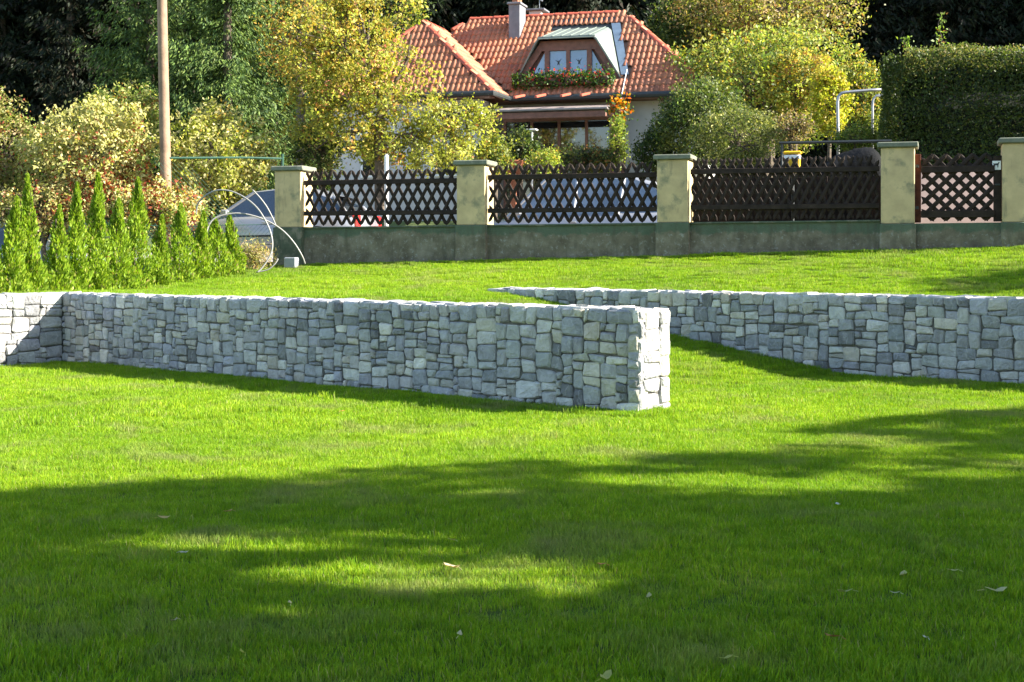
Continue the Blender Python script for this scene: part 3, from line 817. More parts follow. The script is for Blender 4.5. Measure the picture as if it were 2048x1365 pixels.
def tile_slope(pts, holes=(), asparts=True):
    """pts: 3D polygon whose first edge is the eave; rows climb the slope"""
    global tile_n
    P_ = [HP(*p) for p in pts]; U = (P_[1] - P_[0]).normalized(); n_ = (P_[1] - P_[0]).cross(P_[2] - P_[0]).normalized()
    if n_.z < 0: n_ = -n_
    V = n_.cross(U).normalized()
    if V.z < 0: V = -V
    def uv(p): d = p - P_[0]; return (d.dot(U), d.dot(V))
    poly = [uv(p) for p in P_]; hp = [[uv(HP(*h)) for h in hh] for hh in holes]
    umin, umax = min(p[0] for p in poly), max(p[0] for p in poly); vmax = max(p[1] for p in poly)
    r = 0; v = -.03
    while v + TL * .8 < vmax:
        u = umin + TW / 2 + 0.0
        while u < umax:
            c = (u, v + TL / 2)
            if inside((c[0], min(c[1], vmax - .05)), poly) and not any(inside(c, h) for h in hp):
                M = Matrix((U, V, n_)).transposed().to_4x4(); ctr = P_[0] + U * c[0] + V * c[1]
                M = M @ Matrix.Rotation(rnd.uniform(-.012, .012), 4, 'Z') ; M.translation = ctr + n_ * rnd.uniform(0, .006)
                if asparts and tile_n < TILE_LIMIT:
                    o = bpy.data.objects.new('tile', rnd.choices(tmesh, [5, 2, 3, 3, 3, 1])[0]); link(o, roof_o); o.matrix_basis = M; tile_n += 1
                else:
                    rest.add([M @ q_ for q_ in tm_v], tm_f, rnd.choices(tcols, [5, 2, 3, 3, 3, 1])[0])
            u += TW
        v += TL
# dormer footprint on the main slope
DA0, DA1, DB = -10.50, -7.66, 37.0
def zs(B): return ZE + (B - BE) / (BR - BE) * (ZR - ZE)
dz0 = zs(DB) - .02; DH = 1.04; ZTB = 6.36; DBk = BE + (ZTB - ZE) / (ZR - ZE) * (BR - BE)
hole = [(DA0 - .02, DB - .05, 0), (DA1 + .18, DB - .05, 0), (DA1 - .42, DBk + .25, 0), (DA0 + .50, DBk + .25, 0)]
hole = [(a, b, zs(b)) for a, b, _ in hole]
# the wing covers part of the main slope
wh = [(WL - 1, BE - .1, 0), (WR + .05, BE - .1, 0), (WA, wbk, 0), (WA - 2.5, wbk, 0)]; wh = [(a, b, zs(b)) for a, b, _ in wh]
tile_slope(main_f, [hole, wh])
tile_slope([(WL, WB, ZE), (WR, WB, ZE), (WA, WBR, WZ)])
tile_slope([(WR, WB, ZE), (WR, BE, ZE), (WA, wbk, WZ), (WA, WBR, WZ)])
tile_slope([(AR, BE, ZE), (AR, BB, ZE), (RR_, BR, ZR)], asparts=False)
ro = rest.build('roof_tiles', M_tile, roof_o, smooth=True, fixn=False); tag(ro, kind='stuff')
# ridge and hip caps
rt = MB(); nn = 8
vs = []
for y, r_ in ((-.19, .098), (-.15, .098), (.20, .078)):
    for k in range(nn + 1):
        q_ = math.pi * k / nn; vs.append((math.cos(q_) * r_, y, math.sin(q_) * r_ * .9))
fs = [(r * 9 + k, r * 9 + k + 1, r * 9 + 10 + k, r * 9 + 9 + k) for r in range(2) for k in range(nn)] + [tuple(range(nn, -1, -1))]
rt.add(vs, fs); rmesh = rt.mesh('ridge_tile', M_ridge)
def ridge(a, b, off=-.01):
    A, B_ = HP(*a), HP(*b); d = B_ - A; A = A + d.normalized() * .02; d = d - d.normalized() * (.20 if abs(d.z) < .1 else .36); n_ = max(1, int(d.length / .34)); Y = d.normalized(); X = Y.cross(up).normalized(); Z = X.cross(Y)
    for i in range(n_):
        M = Matrix((X, Y, Z)).transposed().to_4x4(); M.translation = A + d * ((i + .5) / n_) + Z * off
        M = M @ Matrix.Rotation(rnd.uniform(-.02, .02), 4, 'Y')
        o = bpy.data.objects.new('ridge_tile', rmesh); link(o, roof_o); o.matrix_basis = M
ridge((RL_, BR, ZR), (RR_, BR, ZR)); ridge((AR, BE, ZE), (RR_, BR, ZR)); ridge((WR, WB, ZE), (WA, WBR, WZ)); ridge((WL, WB, ZE), (WA, WBR, WZ))
ridge((WA, WBR, WZ), (WA, wbk, WZ)); 
# main left hip, above the wing
tcut = (WZ + .1 - ZE) / (ZR - ZE); ridge((AL + (RL_ - AL) * tcut, BE + (BR - BE) * tcut, ZE + (ZR - ZE) * tcut), (RL_, BR, ZR))
# valley flashing
m_ = MB(); m_.tube([HP(WR, BE - .02, ZE + .02), HP(WA, wbk, WZ)], .035, 6); m_.build('valley', M_gutter, roof_o)
# gutters
m_ = MB(); m_.tube([HP(WR + .05, BE - .10, ZE - .06), HP(AR + .05, BE - .10, ZE - .06)], .075, 8); m_.build('gutter', M_gutter, house)
m_ = MB(); m_.tube([HP(WL - .05, WB - .08, ZE - .06), HP(WR + .05, WB - .08, ZE - .06), HP(WR + .08, BE - .1, ZE - .06)], .065, 8); m_.build('gutter', M_gutter, house)
# soffit
for (a0, a1, b0, b1) in ((AL, AR, BE, BE + .75), (WL, WR, WB, WB + .55)):
    m_ = MB(); m_.prism([HP(a0 + .1, b0 + .02, ZE - .10), HP(a1 - .1, b0 + .02, ZE - .10), HP(a1 - .1, b1, ZE - .10), HP(a0 + .1, b1, ZE - .10)], up * -.03); m_.build('soffit', M_brown, house)
# walls
def hbox(name, a0, a1, b0, b1, z0, z1, mat, par=None, bev=0):
    m_ = MB(); m_.box(HP((a0 + a1) / 2, (b0 + b1) / 2, (z0 + z1) / 2), a1 - a0, b1 - b0, z1 - z0, FAX, bev=bev)
    return m_.build(name, mat, par or house)
hbox('wall', WL + .45, WR - .45, WB + .5, WB + 1.2, .9, ZE - .14, M_hwall)
hbox('wall', -14.6, -5.75, BE + .62, BE + 4.6, .9, ZE - .14, M_hwall)
# wing window, mostly hidden by the yellow tree
for (a0, a1) in ((-14.3, -13.5), (-12.3, -11.4)):
    w_ = hbox('window', a0, a1, WB + .46, WB + .498, 2.2, 3.4, M_white, bev=.006)
    hbox('pane', a0 + .07, a1 - .07, WB + .445, WB + .46, 2.27, 3.33, M_glass, w_)
# chimneys
ch = hbox('chimney', -11.12, -10.80, 38.45, 39.05, zs(38.4) - .2, 7.10, M_chim, bev=.01)
hbox('chimney_cap', -11.16, -10.76, 38.40, 39.10, 7.10, 7.16, M_chim, ch, bev=.01)
hbox('chimney_pot', -11.05, -10.88, 38.55, 38.72, 7.16, 7.33, M_terra, ch, bev=.01); hbox('chimney_pot', -11.05, -10.88, 38.8, 38.95, 7.16, 7.33, M_terra, ch, bev=.01)
c2 = hbox('chimney', -10.85, -10.5, 39.6, 40.0, 6.5, 7.10, M_hwall, bev=.01)
hbox('chimney_cap', -10.98, -10.38, 39.5, 40.1, 7.10, 7.15, M_chim, c2, bev=.008)
m_ = MB(); m_.tube([HP(-10.6, 39.8, 7.15), HP(-10.6, 39.8, 7.45)], .012, 5); m_.tube([HP(-10.7, 39.8, 7.5), HP(-10.5, 39.8, 7.4)], .02, 4); m_.build('antenna', M_metal, c2)

# dormer
dorm = empty('dormer', HP(-9.08, DB, dz0)); dorm.parent = house; dorm.matrix_parent_inverse = Matrix.Translation(-house.location)
def DP(a, z, b=0): return HP(a, DB + b, dz0 + z)
def dpoly(name, pts, b0, depth, mat, par=dorm):
    m_ = MB(); m_.prism([DP(a, z, b0) for a, z in pts], fn * depth); return m_.build(name, mat, par)
TL0, TL1 = DA0 + .70, DA1 - .70
# back infill so that nothing shows through
dpoly('dormer_body', [(DA0 + .04, 0), (DA1 - .04, 0), (TL1 - .03, DH - .03), (TL0 + .03, DH - .03)], .14, 1.0, M_brown)
# frame beams
def beam(p, q_, w_, name='dormer_frame', b0=0, depth=.12, mat=M_brown):
    a = Vector((p[0], p[1])); b = Vector((q_[0], q_[1])); d = (b - a).normalized(); n_ = Vector((-d.y, d.x)) * w_ / 2
    return dpoly(name, [tuple(a - n_), tuple(b - n_), tuple(b + n_), tuple(a + n_)], b0, depth, mat)
beam((DA0 + .07, 0), (TL0 + .03, DH - .10), .17); beam((DA1 - .07, 0), (TL1 - .03, DH - .10), .17, b0=.001)
beam((TL0 - .05, DH - .14), (TL1 + .05, DH - .14), .26, b0=-.004, depth=.13)
beam((DA0 + .1, .06), (DA1 - .1, .06), .16, b0=-.003)
am = (DA0 + DA1) / 2
for a in (am - .57, am + .57): beam((a, .1), (a, DH - .24), .13, b0=.004)
beam((am, .1), (am, DH - .24), .10, b0=.005)
# panes
zt = DH - .27
for (pts) in ([(am - .505, .14), (am - .05, .14), (am - .05, zt), (am - .505, zt)], [(am + .05, .14), (am + .505, .14), (am + .505, zt), (am + .05, zt)],
              [(am - .635, .14), (am - .635, zt - .02), (am - .98, .14)], [(am + .635, .14), (am + .98, .14), (am + .635, zt - .02)]):
    dpoly('window', pts, .06, .02, M_skyglass)
# dark bird stickers on the two middle panes
for cx_ in (am - .27, am + .29):
    bp = [(-.02, .09), (.0, .02), (.09, .10), (.025, .0), (.03, -.09), (.0, -.05), (-.035, -.085), (-.02, 0), (-.10, .07), (-.015, .03)]
    dpoly('bird_sticker', [(cx_ + x, zt - .30 + z) for x, z in bp], .056, .003, M_gutter)
# sheet metal roof and cheeks, overhanging the front
ov = -.22
cs = [(DA0 - .02, -.02), (TL0 - .10, DH - .02), (TL0 + .02, DH + .07), (TL1 - .02, DH + .07), (TL1 + .10, DH - .02), (DA1 + .02, -.02)]
inn = [(DA0 + .02, -.02), (TL0 - .07, DH - .05), (TL0 + .03, DH + .03), (TL1 - .03, DH + .03), (TL1 + .07, DH - .05), (DA1 - .02, -.02)]
TZ = ZTB - (dz0 + DH)
def backB(z):
    z = z + (TZ if z > .5 else 0); return BE + (dz0 + z - ZE) / (ZR - ZE) * (BR - BE) - DB + .06
sh_ = MB()
for pts_o, pts_i, nm in ((cs, inn, 0),):
    for i in range(5):
        (a0, z0), (a1, z1) = pts_o[i], pts_o[i + 1]; (c0, y0), (c1_, y1) = pts_i[i], pts_i[i + 1]
        f0_, f1_ = (ov if z0 > .5 else -.02), (ov if z1 > .5 else -.02)
        tz = TZ   # roof rises a little towards the back
        b0_, b1_ = backB(z0), backB(z1)
        vs = [DP(a0, z0, f0_), DP(a1, z1, f1_), DP(a1, z1 + tz * (z1 > .5), b1_), DP(a0, z0 + tz * (z0 > .5), b0_), DP(c0, y0, f0_), DP(c1_, y1, f1_), DP(c1_, y1 + tz * (z1 > .5), b1_), DP(c0, y0 + tz * (z0 > .5), b0_)]
        m_ = MB(); m_.add(vs, [(0, 1, 2, 3), (4, 7, 6, 5), (0, 4, 5, 1), (1, 5, 6, 2), (2, 6, 7, 3), (3, 7, 4, 0)]); m_.build('sheet_panel', M_copper, dorm)
# standing seams
for i in range(6):
    a = TL0 + .1 + (TL1 - TL0 - .2) * i / 5; m_ = MB(); m_.tube([DP(a, DH + .08, ov), DP(a, DH + .08 + TZ, backB(DH + .07))], .014, 4); m_.build('seam', M_copper, dorm)
for t in ():
    a = TL1 + .10 + (DA1 + .02 - TL1 - .10) * t; z = (DH - .02) * (1 - t); m_ = MB(); m_.tube([DP(a + .01, z + .01, ov * (1 - t)), DP(a + .01, z + .02 + (TZ if z > .5 else TZ * z / DH), backB(z) if z > .5 else backB(z + TZ * z / DH))], .013, 4); m_.build('seam', M_copper, dorm)
for z in (.0, .045): 
    m_ = MB(); m_.tube([DP(TL0 - .05, DH + .02 + z, ov - .01 + z), DP(TL1 + .05, DH + .02 + z, ov - .01 + z)], .018, 5); m_.build('drip_edge', M_copper, dorm)
m_ = MB(); m_.prism([HP(TL0 - .2, DBk + .05, zs(DBk) + .02), HP(TL1 + .2, DBk + .05, zs(DBk) + .02), HP(TL1 + .2, DBk + .34, zs(DBk + .34) + .03), HP(TL0 - .2, DBk + .34, zs(DBk + .34) + .03)], up * .03); m_.build('flashing', M_gutter, dorm)
m_ = MB(); m_.prism([HP(DA1 + .0, DB, zs(DB) + .05), HP(DA1 + .20, DB, zs(DB) + .05), HP(TL1 + .30, DBk + .1, zs(DBk + .1) + .05), HP(TL1 + .05, DBk + .1, zs(DBk + .1) + .05)], up * .02); m_.build('flashing', surf('blue_grey_flashing', (.10, .14, .19), .4, .2, 5, .1), dorm)
# flower box
fb_ = empty('flower_box', DP(am, 0, -.3), 'long flower box with red and pink geraniums under the dormer window', 'flower box')
m_ = MB(); m_.box(DP(am, -.08, -.30), 2.5, .26, .20, FAX, bev=.02); m_.build('box', M_brown, fb_)
def leafcloud(C, size, colfun, squash=(1, 1, 1), up_bias=.0, fold=.15, aspect=.55):
    """C: (n,3) centres -> leaf quads"""
    n_ = len(C); d = rng.normal(size=(n_, 3)); d[:, 2] += up_bias; d /= np.linalg.norm(d, axis=1)[:, None]
    e = rng.normal(size=(n_, 3)); e -= d * (e * d).sum(1)[:, None]; e /= np.linalg.norm(e, axis=1)[:, None]
    nn_ = np.cross(d, e); s_ = size * rng.uniform(.65, 1.35, n_)[:, None]
    V = np.stack([C - d * s_ * .5, C + e * s_ * aspect * .5 + nn_ * s_ * fold, C + d * s_ * .5, C - e * s_ * aspect * .5 + nn_ * s_ * fold], 1)
    return V
def cols(n_, palette, wts, jit=.18):
    p = np.array(palette); wts = np.array(wts, dtype=float); wts /= wts.sum()
    c = p[rng.choice(len(p), n_, p=wts)]; return c * rng.uniform(1 - jit, 1 + jit, (n_, 1)) * rng.uniform(.94, 1.06, (n_, 3))
def pts_along(n_, fn_): return np.array([fn_() for _ in range(n_)])
bc = pts_along(2600, lambda: tuple(DP(rnd.uniform(DA0 + .0, DA1 - .1), rnd.gauss(-.06, .12), rnd.gauss(-.36, .12))))
quads_mesh('leaves', leafcloud(bc, .085, None), cols(2600, [(.05, .11, .02), (.10, .17, .02), (.03, .06, .015)], [3, 2, 2]), M_leaf, fb_)
bc = pts_along(120, lambda: tuple(DP(rnd.uniform(DA0 + .4, DA1 - .2), rnd.gauss(.02, .13), rnd.gauss(-.42, .08))))
quads_mesh('blossoms', leafcloud(bc, .07, None, aspect=.9), cols(120, [(.55, .02, .02), (.65, .16, .16), (.6, .05, .04)], [3, 1, 2]), M_leaf, fb_)

# pergola in front of the right half
perg = empty('pergola', HP(-9.3, 34.8, 1.3), 'brown timber pergola roof on posts in front of the house with tiles lying on it', 'pergola')
PB = 34.7
pz = at(0, 229, 35.6).z - ZC
pa0, pa1 = -10.6, -7.55
m_ = MB(); m_.box(HP((pa0 + pa1) / 2, PB, pz), pa1 - pa0, .14, .16, FAX, bev=.01); m_.build('beam', M_brown, perg)
m_ = MB(); m_.box(HP((pa0 + pa1) / 2, PB - .02, pz + .13), pa1 - pa0 + .1, .22, .05, FAX, bev=.008); m_.build('beam', surf('grey_purlin', (.20, .18, .17), .6, .2, 6, .2), perg)
M_film = surf('pergola_boards', (.20, .165, .15), .6, .3, 6, .3)
for i in range(11):
    a = pa0 + .12 + i * .29; z1 = ZE - .25
    V_ = (HP(a, BE + .3, z1) - HP(a, PB, pz + .16)); n_ = V_.normalized()
    m_ = MB(); m_.box(HP(a, (PB + BE + .3) / 2, (z1 + pz + .16) / 2), .27, V_.length, .025, (fd, n_, fd.cross(n_)), bev=.004); m_.col = (1, 1, 1); m_.build('roof_board', M_film, perg)
for a in (-9.9, -9.35, -8.7, -8.2): 
    m_ = MB(); m_.box(HP(a, PB + .5, pz + .55) , .07, .9, .06, (fd, (HP(a, BE, ZE - .2) - HP(a, PB, pz + .2)).normalized(), up), bev=.01); m_.build('rafter', M_ridge, perg)
for a, bb in ((pa1 + .15, PB), (pa0 + .1, PB)):
    m_ = MB(); m_.box(HP(a, bb, (pz + .9) / 2), .12, .12, pz - .9, FAX, bev=.01); m_.build('post', M_brown, perg)
hbox('downpipe', -7.62 + .1, -7.52 + .1, BE - .15, BE - .05, 1.1, ZE - .12, M_brown)
# conservatory glazing below
cons = empty('conservatory', HP(-9, 36, 1.2), 'dark glazed conservatory wall in the shade under the pergola', 'conservatory')
for i in range(4):
    a0 = -10.5 + i * .72
    m_ = MB(); m_.box(HP(a0 + .36, 36.0, 2.3), .66, .03, 2.6, FAX); m_.build('pane', M_glass, cons)
for i in range(5):
    a0 = -10.5 + i * .72
    m_ = MB(); m_.box(HP(a0, 35.98, 2.3), .07, .08, 2.7, FAX, bev=.005); m_.build('mullion', M_brown, cons)
m_ = MB(); m_.box(HP(-9.06, 35.98, 3.64), 2.96, .09, .08, FAX, bev=.005); m_.build('head_rail', M_brown, cons)
m_ = MB(); m_.box(HP(-9.06, 35.98, .96), 2.96, .12, .10, FAX, bev=.005); m_.build('sill', M_hwall, cons)

# garden lamp, planter, orange hanging flowers
gl_ = empty('garden_lamp', at(1064, 340, 33), 'slim white garden lamp with flat square head in front of the conservatory', 'lamp')
p = at(1064, 262, 33)
m_ = MB(); m_.tube([Vector((p.x, p.y, 1.5)), p], .022, 8); m_.build('post', M_white, gl_)
m_ = MB(); m_.box(p + up * .02, .24, .20, .035, FAX, bev=.01); m_.build('lamp_head', M_white, gl_)
pt_ = empty('planter', at(1027, 340, 32), 'reddish terracotta bowl planter just above the middle fence panel', 'planter')
p = at(1027, 322, 32); prof = [(.0, -.30), (.14, -.30), (.20, -.12), (.26, -.02), (.27, 0), (.24, .0), (.22, -.03), (0, -.05)]
m_ = MB(); ns_ = 20
for r_, z_ in prof:
    for k in range(ns_): q_ = 2 * math.pi * k / ns_; m_.v.append((p.x + math.cos(q_) * max(r_, .001), p.y + math.sin(q_) * max(r_, .001), p.z + z_)); m_.c.append((1, 1, 1))
for i in range(len(prof) - 1):
    for k in range(ns_): j = (k + 1) % ns_; m_.f.append((i * ns_ + k, i * ns_ + j, (i + 1) * ns_ + j, (i + 1) * ns_ + k))
m_.build('bowl', M_terra, pt_, smooth=True)
m_ = MB(); m_.tube([Vector((p.x, p.y, 1.4)), p - up * .29], .07, 8); m_.build('foot', M_terra, pt_)
of = empty('hanging_basket', at(1240, 215, 34.5), 'hanging basket of orange flowers at the right end of the pergola', 'flowers')
cc = at(1238, 215, 34.3)
pc_ = np.array([tuple(cc + Vector((rnd.gauss(0, .11), rnd.gauss(0, .10), rnd.gauss(0, .14)))) for _ in range(230)])
quads_mesh('blossoms', leafcloud(pc_, .09, None, aspect=.8), cols(230, [(.62, .20, .01), (.55, .10, .01), (.6, .30, .02)], [3, 2, 2]), M_leaf, of)
pc_ = np.array([tuple(cc + Vector((rnd.gauss(0, .14), rnd.gauss(0, .13), rnd.gauss(-.08, .15)))) for _ in range(200)])
quads_mesh('leaves', leafcloud(pc_, .09, None), cols(200, [(.06, .12, .02)], [1]), M_leaf, of)
m_ = MB(); m_.tube([cc + Vector((0, 0, -.28)), cc + Vector((0, 0, -.16)), cc + Vector((0, 0, -.05))], [.06, .13, .15], 10); m_.build('basket', M_brown, of)
m_ = MB(); m_.tube([cc, cc + Vector((.22, .4, .95))], .01, 4); m_.build('hanger', M_metal, of)

# ------------------------------------------------------------------ vegetation
def limb_paths(base, tips, n_main, spread, r0, zfork):
    """tapered limbs from the trunk fork towards a few crown points"""
    out = []
    return out

def crown_points(n_clump, n_leaf, centre, rad, clump_r, shell=.55, floor=None, flat=1.0, irregular=.22):
    c = np.array(centre); rad = np.array(rad)
    d = rng.normal(size=(n_clump, 3)); d /= np.linalg.norm(d, axis=1)[:, None]
    # lumpy outline: a few random lobes push the surface out and in
    L = rng.normal(size=(7, 3)); L /= np.linalg.norm(L, axis=1)[:, None]; amp = rng.uniform(-irregular, irregular, 7)
    f = 1 + (np.clip(d @ L.T, 0, 1) ** 3 * amp).sum(1)
    r = rng.uniform(shell, 1.0, n_clump) ** .7
    cc = c + d * rad * (r * f)[:, None]
    if floor is not None: cc[:, 2] = np.maximum(cc[:, 2], floor + rng.uniform(0, .3, n_clump))
    k = rng.poisson(n_leaf, n_clump) + 1
    idx = np.repeat(np.arange(n_clump), k)
    off = rng.normal(size=(len(idx), 3)) * clump_r * .5; off[:, 2] *= flat
    return cc, idx, cc[idx] + off

def plant(name, label, cat, base, centre, rad, n_clump, n_leaf, clump_r, leaf, palette, wts, group=None, trunk_r=.09, shell=.5, limbs=14, fork=None,
          aspect=.55, floor=None, irregular=.25, crown='crown', bark=None, clumpvar=.25, lift=.3, zgrad=None, lean=None):
    base = Vector(base); root = empty(name, base, label, cat, group)
    cc, idx, pts = crown_points(n_clump, n_leaf, centre, rad, clump_r, shell, floor, irregular=irregular)
    n_ = len(pts)
    # each clump leans to one colour of the palette
    pal = np.array(palette); wt = np.array(wts, float) / sum(wts)
    cw = rng.choice(len(pal), n_clump, p=wt); own = rng.choice(len(pal), n_, p=wt)
    pick = np.where(rng.random(n_) < .55, cw[idx], own)
    if zgrad is not None:
        # (index_high, index_low): the top of the crown takes the first colour more often
        t = (pts[:, 2] - (centre[2] - rad[2])) / (2 * rad[2]) + (pts[:, 0] - centre[0]) / rad[0] * -.15; hi = rng.random(n_) < np.clip(t * 1.3 - .3, 0, .8)
        pick = np.where(hi, zgrad[0], pick); lo = rng.random(n_) < np.clip(.65 - t * 1.3, 0, .7); pick = np.where(lo, zgrad[1], pick)
    C = pal[pick] * rng.uniform(.8, 1.2, (n_, 1)) * (rng.uniform(1 - clumpvar, 1 + clumpvar, n_clump)[idx])[:, None]
    quads_mesh(crown, leafcloud(pts, leaf, None, aspect=aspect, up_bias=.1), np.clip(C, 0, .9), M_leaf, root)
    # trunk and limbs
    m_ = MB(); ctr = Vector(centre); fk = fork if fork is not None else ctr.z - rad[2] * .55
    top = Vector((ctr.x, ctr.y, ctr.z + rad[2] * lift)); f_ = base.lerp(ctr, .5); f_.z = fk; f_.x = base.x + (ctr.x - base.x) * .4
    if fk > base.z:
        m_.tube([base - up * .1, base.lerp(f_, .5) + Vector((rnd.uniform(-.05, .05), 0, 0)), f_, f_.lerp(top, .5) + Vector((rnd.uniform(-.12, .12), 0, 0)), top],
                [trunk_r * 1.15, trunk_r, trunk_r * .85, trunk_r * .5, trunk_r * .15], 8)
    tk = m_.build('trunk', bark or M_bark, root)
    m_ = MB()
    for i in rng.choice(n_clump, min(limbs, n_clump), replace=False):
        e = Vector(cc[i]); t = rnd.uniform(0, .6); s_ = f_.lerp(top, t); mid = s_.lerp(e, .5) + Vector((0, 0, rnd.uniform(.0, .25) * (e - s_).length * .5))
        r_ = trunk_r * rnd.uniform(.25, .5)
        m_.tube([s_, s_.lerp(mid, .5) + Vector((rnd.uniform(-.05, .05),) * 3), mid, mid.lerp(e, .6), e], [r_, r_ * .8, r_ * .55, r_ * .35, r_ * .12], 5, cap=False)
    m_.build('limbs', bark or M_bark, root)
    return root

# palettes (base colours)
YEL = (.54, .43, .09); GOLD = (.50, .32, .06); LIME = (.36, .39, .06); OLIVE = (.18, .20, .05); DGRN = (.04, .065, .018); MGRN = (.075, .12, .025)
CREAM = (.62, .56, .27); PALE = (.48, .45, .17); REDL = (.30, .075, .04); RUST = (.28, .13, .04); TAN = (.36, .26, .13); LGRN = (.19, .27, .05)

def pbase(px, y): p = at(px, 0, y); return Vector((p.x, p.y, gz(p.x, p.y)))
def ctr(px, py, y): return tuple(at(px, py, y))
def m(pxs, y): return pxs * y / FPX

# yellow pear tree left of the house: one crown built from several lobes
Y = 30.5
yt = empty('pear_tree', pbase(782, Y), 'yellow autumn fruit tree with dark forked trunk in front of the left roof', 'tree')
lobes = [(700, 90, 150, 120, 190), (640, 210, 95, 90, 90), (765, 175, 120, 90, 120), (880, 245, 105, 62, 90), (720, 270, 110, 60, 100), (850, 305, 140, 42, 120), (610, 130, 60, 90, 40), (700, 25, 60, 60, 50), (950, 232, 50, 30, 30)]
allp, allc = [], []
pal = np.array([YEL, GOLD, LIME, OLIVE, (.36, .36, .06), RUST])
clpts = []
for (px, py, rx, ry, nc) in lobes:
    cc, idx, pts = crown_points(nc, 25, ctr(px, py, Y), (m(rx, Y), m(rx, Y) * .8, m(ry, Y)), .165, .15, irregular=.35)
    n_ = len(pts); t = np.clip((py / 345.0) * .9 + (px - 600) / 900, 0, 1.0)
    wts = np.array([3.0 * (1.15 - t), 1.5 * (1.1 - t), 1.0 + 2.2 * t, .3 + 1.4 * t, 1.5 + 1 * t, .35]); wts /= wts.sum()
    cw = rng.choice(6, nc, p=wts)[idx]; own = rng.choice(6, n_, p=wts); pick = np.where(rng.random(n_) < .45, cw, own)
    allp.append(pts); allc.append(pal[pick] * rng.uniform(.75, 1.25, (n_, 1)) * rng.uniform(.7, 1.2, nc)[idx][:, None]); clpts.append(cc)
allp = np.concatenate(allp); allc = np.concatenate(allc); clpts = np.concatenate(clpts)
quads_mesh('crown', leafcloud(allp, .08, None, aspect=.6), np.clip(allc, 0, .8), M_leaf, yt)
m_ = MB()
tr = [at(762, 420, Y), at(760, 330, Y), at(757, 265, Y), at(760, 235, Y), at(772, 205, Y)]
m_.tube(tr, [.14, .12, .105, .10, .09], 9); m_.build('trunk', M_bark, yt)
m_ = MB()
for pts_, r_ in (([(760, 235), (768, 215), (790, 205), (830, 198), (870, 205)], .06), ([(772, 205), (752, 180), (738, 140), (735, 90), (738, 40)], .075), ([(772, 205), (790, 165), (815, 120), (822, 70)], .06),
                 ([(757, 265), (735, 235), (700, 205), (660, 190)], .045), ([(830, 198), (870, 215), (910, 240), (960, 250)], .035), ([(738, 140), (690, 100), (650, 70)], .04), ([(758, 300), (800, 270), (860, 262), (930, 285)], .04),
                 ([(760, 250), (720, 262), (670, 270), (630, 300)], .035)):
    P_ = [at(a, b, Y + rnd.uniform(-.3, .3) * (i > 0)) for i, (a, b) in enumerate(pts_)]; m_.tube(P_, [r_ * (1 - .75 * i / (len(P_) - 1)) for i in range(len(P_))], 6)
sk = [at(a, b, Y) for a, b in ((760, 235), (772, 205), (738, 140), (735, 90), (815, 120), (830, 198), (700, 205), (870, 215), (690, 100), (800, 270), (720, 262))]
for i in rng.choice(len(clpts), 130, replace=False):
    e = Vector(clpts[i]); s_ = min(sk, key=lambda q_: (q_ - e).length); mid = s_.lerp(e, .5) + Vector((rnd.uniform(-.1, .1), rnd.uniform(-.1, .1), rnd.uniform(0, .15)))
    m_.tube([s_, mid, e], [.018, .011, .004], 4, cap=False)
m_.build('limbs', M_bark, yt)

# autumn shrubs on the left
def shrub(lab, px, py, rx, ry, y, nc, nl, leaf, pal_, wt_, name='autumn_shrub', cat='shrub', group=None, cr=.175, **kw):
    c = ctr(px, py, y); b = pbase(px, y)
    return plant(name, lab, cat, b, c, (m(rx, y), m(rx, y) * .8, m(ry, y)), nc, nl, cr, leaf, pal_, wt_, group=group, trunk_r=kw.pop('trunk_r', .05), limbs=kw.pop('limbs', 30), **kw)
shrub('large cream and red leaved shrub behind the thujas left of the wooden pole', 190, 320, 150, 135, 30.0, 360, 36, .085, [CREAM, PALE, REDL, RUST, LGRN, TAN], [4, 3.4, 1.3, .8, 1.4, 1.2], zgrad=(1, 2), shell=.4, group=None)
shrub('olive shrub with thin bare twigs cut by the left edge of the photo', 5, 300, 75, 130, 31.0, 200, 32, .075, [OLIVE, TAN, PALE, LGRN, REDL], [3, 2, 1.5, 1.5, .3], shell=.4)
shrub('yellow green shrub right of the wooden pole behind the wire fence', 425, 320, 110, 105, 30.2, 280, 34, .085, [PALE, LIME, CREAM, OLIVE, GOLD], [3, 3, 2, 1.5, .5], shell=.4)
shrub('green leaved shrub crowning behind the cream one left of the pole', 250, 225, 75, 55, 31.5, 120, 32, .08, [OLIVE, LGRN, PALE, RUST], [3, 2, 2, .6], shell=.4)
shrub('low reddish shrub growing through the wire fence behind the thujas', 310, 415, 110, 50, 28.7, 150, 30, .075, [REDL, CREAM, RUST, PALE, LGRN, GOLD], [2.0, 3, 1, 2, 2, .6], shell=.3)
shrub('low dry shrub behind the leftmost thujas', 90, 420, 110, 55, 29.3, 130, 28, .075, [REDL, PALE, OLIVE, TAN, CREAM], [1.3, 2, 2, 2, 2], shell=.3)

shrub('dry yellowish weeds on the ground under the pipe loops by the first pillar', 508, 512, 40, 26, 26.8, 80, 22, .07, [TAN, PALE, OLIVE, GOLD], [3, 2, 1, .6], name='weed_clump', cat='weeds', aspect=.2, shell=.1, cr=.16)
shrub('olive autumn shrub standing outside the left edge of the photo', -210, 320, 110, 130, 30.5, 240, 32, .08, [OLIVE, PALE, CREAM, LGRN, REDL], [3, 2, 2, 1.5, .5], shell=.4)
shrub('green autumn shrub farther outside the left edge of the photo', -430, 330, 120, 120, 29.5, 240, 32, .08, [OLIVE, LGRN, PALE, MGRN], [3, 2, 1, 1.5], shell=.4)
